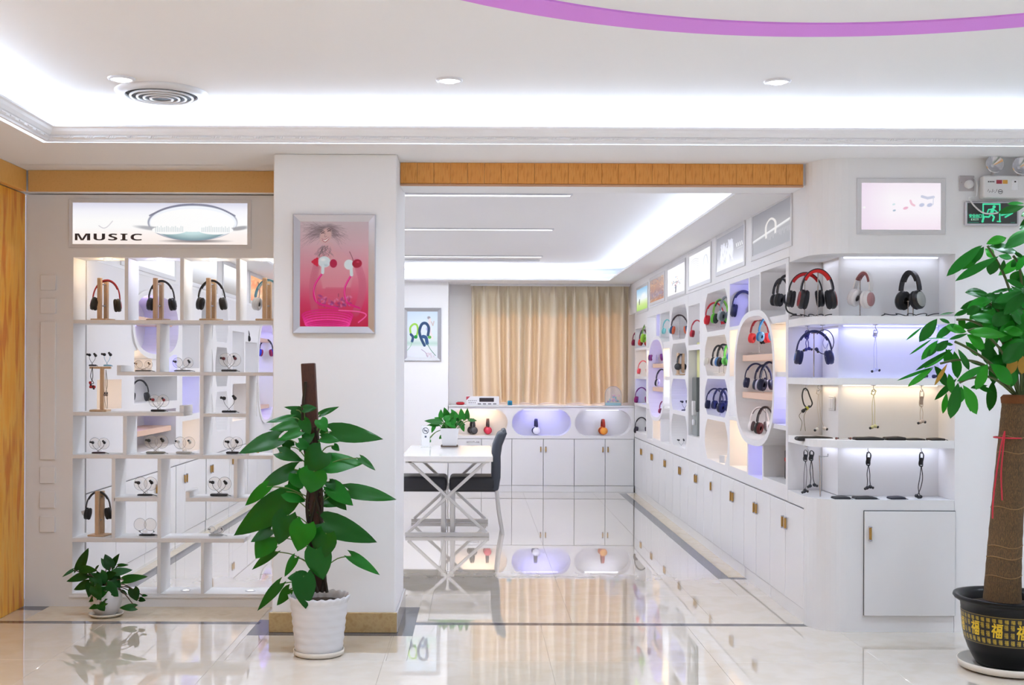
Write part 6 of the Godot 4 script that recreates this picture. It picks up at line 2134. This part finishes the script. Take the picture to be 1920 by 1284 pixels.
func leaf(par: Node, kind: String, a: Vector3, b: Vector3, w: float, nrm: Vector3, m: Material, called := "leaf") -> void:
	if not leaf_kinds.has(kind):
		var l := []
		for k in 4: l.append(leaf_mesh(kind, [0.1, 0.2, 0.3, 0.16][k], k * 2))
		leaf_kinds[kind] = l
	var y := b - a
	var L := y.length()
	var x := y.cross(nrm).normalized()
	var z := x.cross(y).normalized()
	var o := mi(called, leaf_kinds[kind][rng.randi() % 4], m, par)
	o.transform = Transform3D(Basis(x * w, y, z * minf(w, L)), a)
func greens(pre: String, cs: Array) -> Array:
	var out := []
	for c in cs:
		var m := M(pre + c, Color.html(c), 0.38, 0.0, 0.35)
		m.backlight_enabled = true
		m.backlight = Color(0.1, 0.2, 0.02)
		out.append(m)
	return out
func scatter_leaves(o: Node3D, list: Array, ox: float, oy: float, sc: float, d: float, depth: float, kind: String, ms: Array, stem: Callable, stem_m: Material) -> void:
	# list rows: base x, base y, tip x, tip y, width, [nearness -1..1]
	for e in list:
		var near: float = e[5] if e.size() > 5 else rng.randf_range(-0.7, 0.7)
		var db := d - near * depth
		var a := P(ox + e[0] / sc, oy + e[1] / sc, db)
		var b := P(ox + e[2] / sc, oy + e[3] / sc, db - rng.randf_range(-0.02, 0.05))
		var nrm := Vector3(rng.randf_range(-0.25, 0.25), rng.randf_range(0.35, 0.8), 1.0)
		a -= o.position
		b -= o.position
		leaf(o, kind, a, b, e[4] / sc * db / F, nrm, ms[rng.randi() % ms.size()])
		var s: Vector3 = stem.call(a)
		if s.distance_to(a) > 0.015:
			var st := S()
			var mid := (s + a) / 2 + Vector3(0, 0.02, 0.0)
			tube(st, spl([s, mid, a], 4), 0.0032 if d < 10.0 else 0.004, 5)
			obj("petiole", st, stem_m, o)
func plants() -> void:
	var ms := greens("leaf_", ["0e5a12", "084a0e", "126a16", "0c5210"])
	var pot_w := M("pot_white", Color(0.86, 0.86, 0.87), 0.35)
	var soil := noisy("potting_soil", ntex(0.1, [Color("241a12"), Color("3a2b1e"), Color("1a130d")], 51), Vector3(6, 6, 6), 0.95)
	var stem_m := M("leaf_stem", Color("5a7a34"), 0.5)
	# pothos on a pole in front of the pillar
	var D := 6.2
	var px := P(598, 1227, D).x
	var o := thing("potted_pothos", "tall heart leaved plant climbing a brown pole, white scalloped pot by the pillar", "potted plant", Vector3(px, 0, -D))
	var st := S()
	var prof := [V(0.001, 0.012), V(0.118, 0.012), V(0.124, 0.03)]
	for k in 20: prof.append(V(0.126 + 0.024 * k / 19.0 + 0.0022 * sin(k * 1.9), 0.04 + 0.235 * k / 19.0))
	prof.append_array([V(0.152, 0.282), V(0.158, 0.298), V(0.162, 0.312), V(0.154, 0.314), V(0.146, 0.29), V(0.144, 0.27)])
	var n_p := prof.size()
	var wav := func(p: Vector2, a: float, j: int) -> Vector2:
		if j > n_p - 6: return V(p.x * (1.0 + 0.02 * sin(a * 22.0)), p.y + 0.004 * sin(a * 22.0))
		return V(p.x * (1.0 + 0.006 * sin(a * 9.0 + j * 1.1)), p.y)
	lathe(st, prof, 96, Vector3.ZERO, Basis(), false, wav)
	obj("pot", st, pot_w, o)
	st = S()
	lathe(st, [V(0.001, 0.001), V(0.12, 0.001), V(0.132, 0.008), V(0.134, 0.03), V(0.129, 0.03), V(0.125, 0.011)], 48)
	obj("saucer", st, M("saucer_cream", Color("ddd5c8"), 0.4), o)
	st = S()
	lathe(st, [V(0.144, 0.272), V(0.09, 0.279), V(0.001, 0.282)], 32)
	obj("soil", st, soil, o)
	st = S()
	var top := P(578, 681, D) - o.position
	var bot := P(600, 1108, D) - o.position
	var ax := (top - bot).normalized()
	var B := Basis(ax.cross(Vector3.BACK).normalized(), ax, Vector3.BACK)
	box(st, (top + bot) / 2, Vector3(0.072, (top - bot).length(), 0.05), 0.004, Basis(-B.x, B.y, B.z) if B.x.x < 0 else B)
	obj("pole", st, noisy("dark_pole", ntex(0.03, [Color("3a1d14"), Color("4a271b"), Color("2c150e")], 52), Vector3(8, 1.5, 8), 0.6), o)
	var vine := M("dark_vine", Color("2a2214"), 0.8)
	for k in 4:
		st = S()
		var pts := []
		for j in 9:
			var t := j / 8.0 * (0.62 + 0.1 * k)
			pts.append(bot.lerp(top, t) + Vector3(0.042 * cos(k * 1.7 + j * 0.7), 0, 0.036 + 0.008 * sin(j * 1.3 + k)))
		tube(st, spl(pts, 4), 0.0085, 7)
		obj("vine", st, vine, o)
	var L := [[330, 235, 240, 217, 26], [320, 228, 370, 222, 32, 0.8], [385, 250, 460, 216, 26], [272, 262, 168, 278, 28], [290, 232, 312, 288, 48, 0.2], [305, 285, 178, 308, 48], [318, 275, 345, 332, 44, 0.8], [385, 272, 408, 312, 48, 0.6], [305, 318, 212, 352, 42], [432, 318, 636, 342, 74], [392, 345, 464, 352, 42, 0.7], [218, 345, 55, 398, 74], [300, 362, 352, 392, 42, 0.9], [222, 402, 312, 428, 52, 0.4], [395, 400, 322, 472, 100, 1.0], [400, 450, 556, 428, 88, 0.3], [548, 425, 607, 472, 28], [282, 470, 130, 540, 64], [172, 540, 76, 614, 48], [288, 486, 318, 548, 70, 0.6], [362, 478, 340, 566, 108, 1.1], [250, 560, 330, 588, 70, 0.4], [428, 538, 522, 612, 66, 0.4], [502, 555, 692, 586, 62], [425, 560, 492, 634, 54, -0.4], [252, 590, 34, 736, 108, 0.2], [252, 655, 216, 772, 92, 0.6], [325, 690, 288, 798, 108, 1.0], [402, 682, 614, 758, 90, 0.4], [410, 728, 378, 838, 98, 1.0], [188, 712, 106, 760, 44], [185, 742, 122, 828, 82, 0.2], [204, 800, 106, 868, 38], [372, 790, 398, 918, 98, 0.9], [510, 818, 628, 888, 44], [284, 826, 240, 902, 34], [328, 905, 258, 903, 54, 0.7], [318, 900, 328, 1030, 86, 1.1], [224, 930, 130, 1036, 42], [262, 952, 208, 1016, 44], [440, 375, 462, 395, 26], [420, 520, 445, 545, 40], [345, 330, 300, 395, 40, 0.5], [395, 305, 410, 345, 34, -0.4], [268, 380, 230, 352, 44, -0.6], [300, 515, 250, 560, 60, -0.5], [390, 600, 470, 610, 40, -0.8]]
	var on_pole := func(a: Vector3) -> Vector3:
		var t := clampf((a.y - 0.06 - bot.y) / (top.y - bot.y), 0.02, 0.8)
		return bot.lerp(top, t) + Vector3(0.03 * signf(a.x - bot.x), 0, 0.03)
	for e in L: e[4] *= 1.12
	scatter_leaves(o, L, 420, 660, 2.139, D, 0.13, "heart", ms, on_pole, stem_m)
	# small pothos on the floor before the lattice
	D = 7.14
	o = thing("potted_pothos", "small bushy heart leaved plant in a round white pot below the lattice shelf", "potted plant", Vector3(P(199, 1158, D).x, 0, -D))
	st = S()
	lathe(st, [V(0.001, 0.006), V(0.055, 0.006), V(0.085, 0.05), V(0.096, 0.1), V(0.092, 0.15), V(0.08, 0.185), V(0.084, 0.195), V(0.078, 0.196), V(0.074, 0.18)], 36)
	obj("pot", st, pot_w, o)
	st = S()
	lathe(st, [V(0.001, 0.001), V(0.08, 0.001), V(0.102, 0.014), V(0.104, 0.022), V(0.099, 0.022), V(0.078, 0.006)], 36)
	obj("saucer", st, M("saucer_cream", Color("ddd5c8"), 0.4), o)
	st = S()
	lathe(st, [V(0.076, 0.182), V(0.001, 0.186)], 24)
	obj("soil", st, soil, o)
	L = [[305, 440, 418, 172, 130, 0.3], [238, 438, 104, 521, 46], [400, 500, 152, 575, 112, 0.5], [345, 430, 520, 445, 105, 0.6], [425, 600, 238, 676, 112, 0.6], [450, 600, 412, 775, 130, 0.8], [690, 405, 620, 246, 130, 0.2], [700, 400, 782, 246, 90], [640, 400, 572, 290, 70], [740, 470, 948, 428, 104], [850, 560, 1120, 502, 120], [610, 600, 520, 470, 130], [640, 630, 782, 764, 165, 0.8], [610, 690, 414, 824, 125, 0.9], [620, 830, 416, 902, 110, 1.0], [960, 670, 1002, 818, 140, 0.3], [985, 888, 795, 890, 95, 0.6], [1040, 790, 1108, 806, 62], [700, 555, 820, 640, 150, 0.5], [560, 570, 420, 470, 130, 0.2], [825, 690, 890, 735, 44], [560, 850, 610, 935, 110, 1.0], [780, 385, 902, 374, 50], [500, 640, 560, 800, 150, 0.9], [560, 480, 640, 620, 140, 0.6], [480, 520, 580, 640, 130, 0.7], [760, 560, 700, 440, 120, 0.1], [1075, 745, 1135, 748, 34], [510, 430, 545, 378, 40], [640, 520, 740, 470, 110, 0.4]]
	var mouth := func(a: Vector3) -> Vector3: return Vector3(clampf(a.x * 0.3, -0.05, 0.05), 0.185, 0.02)
	scatter_leaves(o, L, 100, 1000, 6.42, D, 0.1, "heart", greens("deep_", ["0a4210", "07380c", "0e4c14"]), mouth, M("brown_stem", Color("4a3524"), 0.6))
	# plant on the table
	D = 11.85
	o = thing("potted_pothos", "trailing green plant in a square white pot on the white table", "potted plant", Vector3(P(843, 835, D).x, 0.7335, -D))
	st = S()
	lathe(st, [V(0.001, 0.008), V(0.098, 0.008), V(0.132, 0.18), V(0.136, 0.186), V(0.128, 0.188), V(0.122, 0.17)], 4, Vector3.ZERO, Basis(Vector3.UP, PI / 4), true)
	obj("pot", st, pot_w, o)
	st = S()
	lathe(st, [V(0.001, 0.001), V(0.12, 0.001), V(0.124, 0.014), V(0.115, 0.014)], 4, Vector3.ZERO, Basis(Vector3.UP, PI / 4), true)
	obj("saucer", st, H("6a5a4e", 0.5), o)
	st = S()
	lathe(st, [V(0.122, 0.165), V(0.001, 0.172)], 4, Vector3.ZERO, Basis(Vector3.UP, PI / 4), true)
	obj("soil", st, soil, o)
	L = [[400, 190, 374, 97, 62], [345, 170, 348, 108, 38], [465, 172, 424, 105, 46], [505, 182, 498, 105, 52], [542, 180, 545, 104, 42], [562, 190, 616, 190, 30], [345, 205, 222, 190, 50], [330, 222, 240, 226, 38], [300, 228, 274, 288, 32], [430, 205, 430, 284, 72], [500, 222, 522, 278, 38], [408, 215, 338, 244, 64], [470, 205, 532, 222, 52], [372, 290, 412, 346, 56], [362, 308, 334, 326, 34], [262, 330, 212, 332, 46], [245, 340, 275, 352, 36], [440, 180, 400, 230, 70, 0.6], [400, 200, 460, 250, 60, 0.6], [380, 190, 420, 150, 60], [450, 160, 480, 200, 50], [350, 195, 300, 170, 40], [420, 160, 450, 130, 40], [360, 240, 380, 260, 40, 0.6]]
	var rim := func(a: Vector3) -> Vector3: return Vector3(clampf(a.x * 0.4, -0.08, 0.08), 0.17, 0.02)
	scatter_leaves(o, L, 740, 740, 4.0, D, 0.1, "heart", greens("table_", ["1c7a20", "15701a", "2a8a28", "12601a"]), rim, stem_m)
	# money tree at the right
	D = 5.95
	o = thing("money_tree", "large palmate leaved tree with a thick trunk in a black gold printed pot", "potted tree", Vector3(P(1890, 1228, D).x, 0, -D))
	var blk := M("glazed_black", Color("08080a"), 0.3, 0.0, 0.35)
	st = S()
	lathe(st, [V(0.001, 0.026), V(0.15, 0.026), V(0.165, 0.05), V(0.19, 0.1), V(0.207, 0.15), V(0.217, 0.2), V(0.224, 0.3), V(0.227, 0.335), V(0.255, 0.352), V(0.263, 0.364), V(0.26, 0.374), V(0.245, 0.373), V(0.22, 0.35), V(0.215, 0.31)], 64)
	obj("pot", st, blk, o)
	var im := Image.create(1536, 160, false, Image.FORMAT_RGBA8)
	im.fill(Color("0c0c0e"))
	var gold := Color("e0bc20")
	im.fill_rect(Rect2i(0, 4, 1536, 3), Color("a88f2c"))
	im.fill_rect(Rect2i(0, 153, 1536, 3), Color("8a7626"))
	for k in 12:
		var x := k * 128.0
		for j in 4:
			glyph(im, "fu", x + j * 32 + 6, 15, 20, 27, 1.6, Color("b89c2c"))
			glyph(im, "fu", x + j * 32 + 6, 120, 20, 26, 1.6, Color("b89c2c"))
		for j in 2:
			for r in 2: glyph(im, "fu", x + j * 32 + 4, 48 + r * 36, 20, 26, 1.5, Color("b09428"))
		glyph(im, "fu", x + 68, 46, 54, 66, 4.2, gold, 0.12)
	st = S()
	lathe(st, [V(0.2075, 0.147), V(0.2178, 0.2), V(0.2225, 0.26), V(0.2253, 0.3)], 64)
	obj("printed_band", st, printed("print_band", im, 0.0, 0.3), o)
	st = S()
	lathe(st, [V(0.001, 0.001), V(0.2, 0.001), V(0.235, 0.012), V(0.243, 0.045), V(0.236, 0.045), V(0.225, 0.02), V(0.001, 0.018)], 56)
	obj("saucer", st, M("saucer_cream", Color("ddd5c8"), 0.4), o)
	st = S()
	lathe(st, [V(0.216, 0.318), V(0.1, 0.328), V(0.001, 0.33)], 32)
	obj("soil", st, soil, o)
	st = S()
	lathe(st, [V(0.02, 0.0), V(0.03, 0.018), V(0.018, 0.034), V(0.001, 0.038)], 12, Vector3(0.1, 0.325, 0.09))
	obj("pebble", st, H("b8a850", 0.6), o)
	var bark := noisy("bark", ntex(0.035, [Color("3a3024"), Color("7a5c40"), Color("4c4234"), Color("8a6a46"), Color("383428")], 53), Vector3(12, 1.4, 12), 0.85, 0.3)
	st = S()
	var cl := []
	var rad := []
	for e in [[1879, 1125, 33.5], [1882, 1060, 31], [1887, 980, 29], [1893, 900, 27], [1899, 820, 25], [1903, 770, 24], [1905, 745, 23.5]]:
		cl.append(P(e[0], e[1], D) - o.position)
		rad.append(e[2] * D / F)
	var tp := spl(cl, 6)
	var tr := []
	for k in tp.size():
		var f := k / 6.0
		var i := mini(int(f), rad.size() - 2)
		tr.append(lerpf(rad[i], rad[i + 1], f - i) * (1.0 + 0.012 * sin(k * 2.4)))
	tube(st, tp, tr, 28)
	obj("trunk", st, bark, o)
	for e in [[1078, 0.085], [1043, 0.084], [1022, 0.08], [950, 0.0765], [847, 0.0705], [818, 0.0685]]:
		st = S()
		var c := P(1890, e[0], D) - o.position
		var best: Vector3 = tp[0]
		var br: float = tr[0]
		for k in tp.size():
			if absf(tp[k].y - c.y) < absf(best.y - c.y):
				best = tp[k]
				br = tr[k]
		var ring := []
		for k in 24: ring.append(Vector3(best.x + cos(TAU * k / 24) * br, c.y + 0.006 * sin(k * 0.8), best.z + sin(TAU * k / 24) * br))
		tube(st, ring, 0.003, 5, true)
		obj("bark_ring", st, H("8a6a42", 0.8), o)
	st = S()
	lathe(st, [V(0.07, -0.03), V(0.073, 0.0), V(0.06, 0.014), V(0.001, 0.01)], 24, tp[tp.size() - 1])
	obj("cut_top", st, noisy("rusty_bark", ntex(0.06, [Color("5a3316"), Color("7c4a20"), Color("3c2410")], 54), Vector3(8, 8, 8), 0.9), o)
	# red ribbon
	var rb := M("red_ribbon", Color("c8283c"), 0.5)
	var rp := P(1890, 820, D) - o.position
	var ring := []
	for k in 24: ring.append(Vector3(rp.x + 0.006 + cos(TAU * k / 24) * 0.0725, rp.y, rp.z + sin(TAU * k / 24) * 0.0725))
	st = S()
	tube(st, ring, 0.004, 6, true)
	obj("ribbon_loop", st, rb, o)
	for e in [[[1884, 808], [1876, 840], [1868, 890], [1862, 940], [1861, 972]], [[1884, 812], [1880, 850], [1877, 890], [1879, 938]]]:
		st = S()
		var pts := []
		for p in e: pts.append(P(p[0], p[1], D - 0.085) - o.position)
		tube(st, spl(pts, 5), 0.0038, 6)
		obj("ribbon_tail", st, rb, o)
	# branches, then leaflets found on the picture (zoom frame: origin 1660,380, scale 2.92)
	var zx := func(x: float, y: float, near := 0.0) -> Vector3: return P(1660 + x / 2.92, 380 + y / 2.92, D - near * 0.25) - o.position
	var hubs := [[[720, 1060], [600, 900], [460, 800], [380, 760], 0.3], [[725, 1060], [640, 960], [570, 880], [560, 870], 0.6], [[735, 1060], [700, 800], [640, 620], [560, 540], 0.0], [[745, 1060], [730, 700], [660, 420], [560, 235], -0.2], [[755, 1060], [760, 700], [740, 380], [700, 290], -0.3], [[730, 1060], [640, 820], [520, 700], [450, 700], 0.5], [[720, 1065], [590, 960], [470, 960], [405, 985], 0.7], [[725, 1065], [560, 900], [420, 860], [300, 880], 0.4], [[760, 1060], [790, 700], [800, 300], [790, 60], -0.2], [[740, 1060], [640, 760], [480, 650], [390, 640], 0.1]]
	for hb in hubs:
		st = S()
		tube(st, spl([zx.call(hb[0][0], hb[0][1], 0.0), zx.call(hb[1][0], hb[1][1], hb[4] * 0.6), zx.call(hb[2][0], hb[2][1], hb[4]), zx.call(hb[3][0], hb[3][1], hb[4])], 5), 0.0065, 6)
		obj("branch", st, H("4c5a2c", 0.6), o)
	L = [[530, 232, 336, 396, 62], [518, 235, 428, 362, 74], [540, 240, 478, 328, 46], [548, 250, 598, 296, 56], [552, 225, 662, 184, 62], [560, 238, 728, 258, 72], [622, 292, 384, 420, 52], [596, 305, 584, 396, 74], [620, 288, 692, 302, 46], [650, 312, 640, 372, 32], [764, 18, 618, 54, 46], [760, 4, 668, 2, 26], [705, 166, 765, 205, 40], [720, 212, 765, 210, 26], [745, 370, 700, 446, 76], [760, 400, 740, 460, 60], [706, 466, 582, 492, 22], [596, 522, 482, 478, 34], [640, 498, 456, 546, 34], [690, 510, 590, 560, 92], [378, 600, 300, 612, 14], [470, 582, 380, 616, 30], [285, 634, 188, 758, 62], [202, 680, 114, 752, 13], [296, 634, 352, 655, 26], [400, 632, 440, 690, 54], [380, 660, 278, 742, 46], [445, 706, 338, 672, 62], [452, 716, 348, 748, 22], [448, 720, 555, 796, 76], [668, 726, 460, 700, 76, 0.8], [682, 596, 588, 668, 86, 0.6], [640, 645, 468, 622, 66, 0.4], [288, 752, 196, 858, 42], [300, 765, 228, 842, 36], [345, 752, 284, 810, 46], [258, 744, 132, 832, 13], [352, 740, 220, 743, 8], [372, 776, 328, 772, 22], [368, 800, 212, 904, 36], [345, 812, 165, 918, 24], [268, 898, 62, 972, 18], [262, 904, 122, 1004, 36], [378, 812, 402, 962, 60], [400, 800, 462, 914, 46], [350, 800, 330, 880, 40], [270, 892, 345, 1002, 68], [348, 935, 372, 1042, 50], [392, 962, 272, 1078, 34], [400, 985, 362, 1184, 74, 0.9], [428, 998, 512, 1158, 78, 0.9], [336, 1040, 318, 1152, 34], [415, 1005, 412, 1100, 52], [452, 1050, 470, 1145, 26], [560, 880, 498, 1024, 58, 0.8], [575, 880, 712, 990, 92, 0.9], [556, 888, 398, 972, 42, 0.7], [588, 975, 580, 1138, 62], [505, 1008, 590, 1032, 32], [465, 872, 562, 892, 26], [765, 760, 648, 874, 96, 0.9], [690, 752, 765, 738, 50], [700, 555, 765, 600, 80], [690, 500, 760, 460, 60], [680, 600, 765, 650, 80, 0.5], [600, 560, 480, 590, 70], [600, 580, 540, 670, 80, 0.3], [640, 700, 765, 700, 70, 0.4], [560, 640, 620, 730, 70], [520, 700, 600, 640, 70, 0.1], [640, 540, 560, 500, 60], [520, 560, 450, 610, 50], [460, 640, 520, 590, 50], [700, 640, 640, 760, 80, 0.2], [740, 520, 690, 590, 80], [440, 760, 510, 830, 50], [480, 780, 580, 830, 34], [330, 800, 380, 880, 40, -0.4], [720, 900, 690, 1010, 40], [560, 1000, 470, 1010, 30], [740, 300, 690, 350, 40], [765, 290, 720, 370, 40], [700, 270, 765, 300, 36], [660, 420, 765, 460, 40]]
	var tg := greens("tree_", ["10701a", "0b5a10", "1c841c", "0e6214", "2a921e"])
	var none := func(a: Vector3) -> Vector3: return a
	scatter_leaves(o, L, 1660, 380, 2.92, D, 0.22, "long", tg, none, stem_m)
	for e in [[716, 838, 676, 940, 56], [752, 835, 756, 935, 56], [340, 880, 270, 1000, 22]]:
		leaf(o, "long", zx.call(e[0], e[1], 0.5), zx.call(e[2], e[3], 0.6), e[4] / 2.92 * D / F, Vector3(0.1, 0.5, 1), M("yellow_leaf", Color("a8801c"), 0.5), "yellowed_leaf")
	for k in 46:     # inner crown, behind the leaves in front
		var c: Vector3 = zx.call(rng.randf_range(560, 780), rng.randf_range(450, 860), rng.randf_range(-0.6, 0.1))
		var a := rng.randf_range(2.4, 5.6)
		leaf(o, "long", c, c + Vector3(cos(a) * 0.15, sin(a) * 0.1 - 0.03, rng.randf_range(-0.03, 0.06)), 0.062, Vector3(rng.randf_range(-0.4, 0.4), 0.6, 0.8), tg[k % 4])
	for k in 34:     # the part of the crown beyond the picture's edge and behind
		var hubp: Vector3 = zx.call(rng.randf_range(770, 1060), rng.randf_range(0, 900), rng.randf_range(-0.8, 0.8))
		for j in 3:
			var a := rng.randf() * TAU
			leaf(o, "long", hubp, hubp + Vector3(cos(a) * 0.16, sin(a) * 0.08 - 0.07, rng.randf_range(-0.06, 0.08)), 0.06, Vector3(0.2, 0.7, 0.8), tg[k % 5])
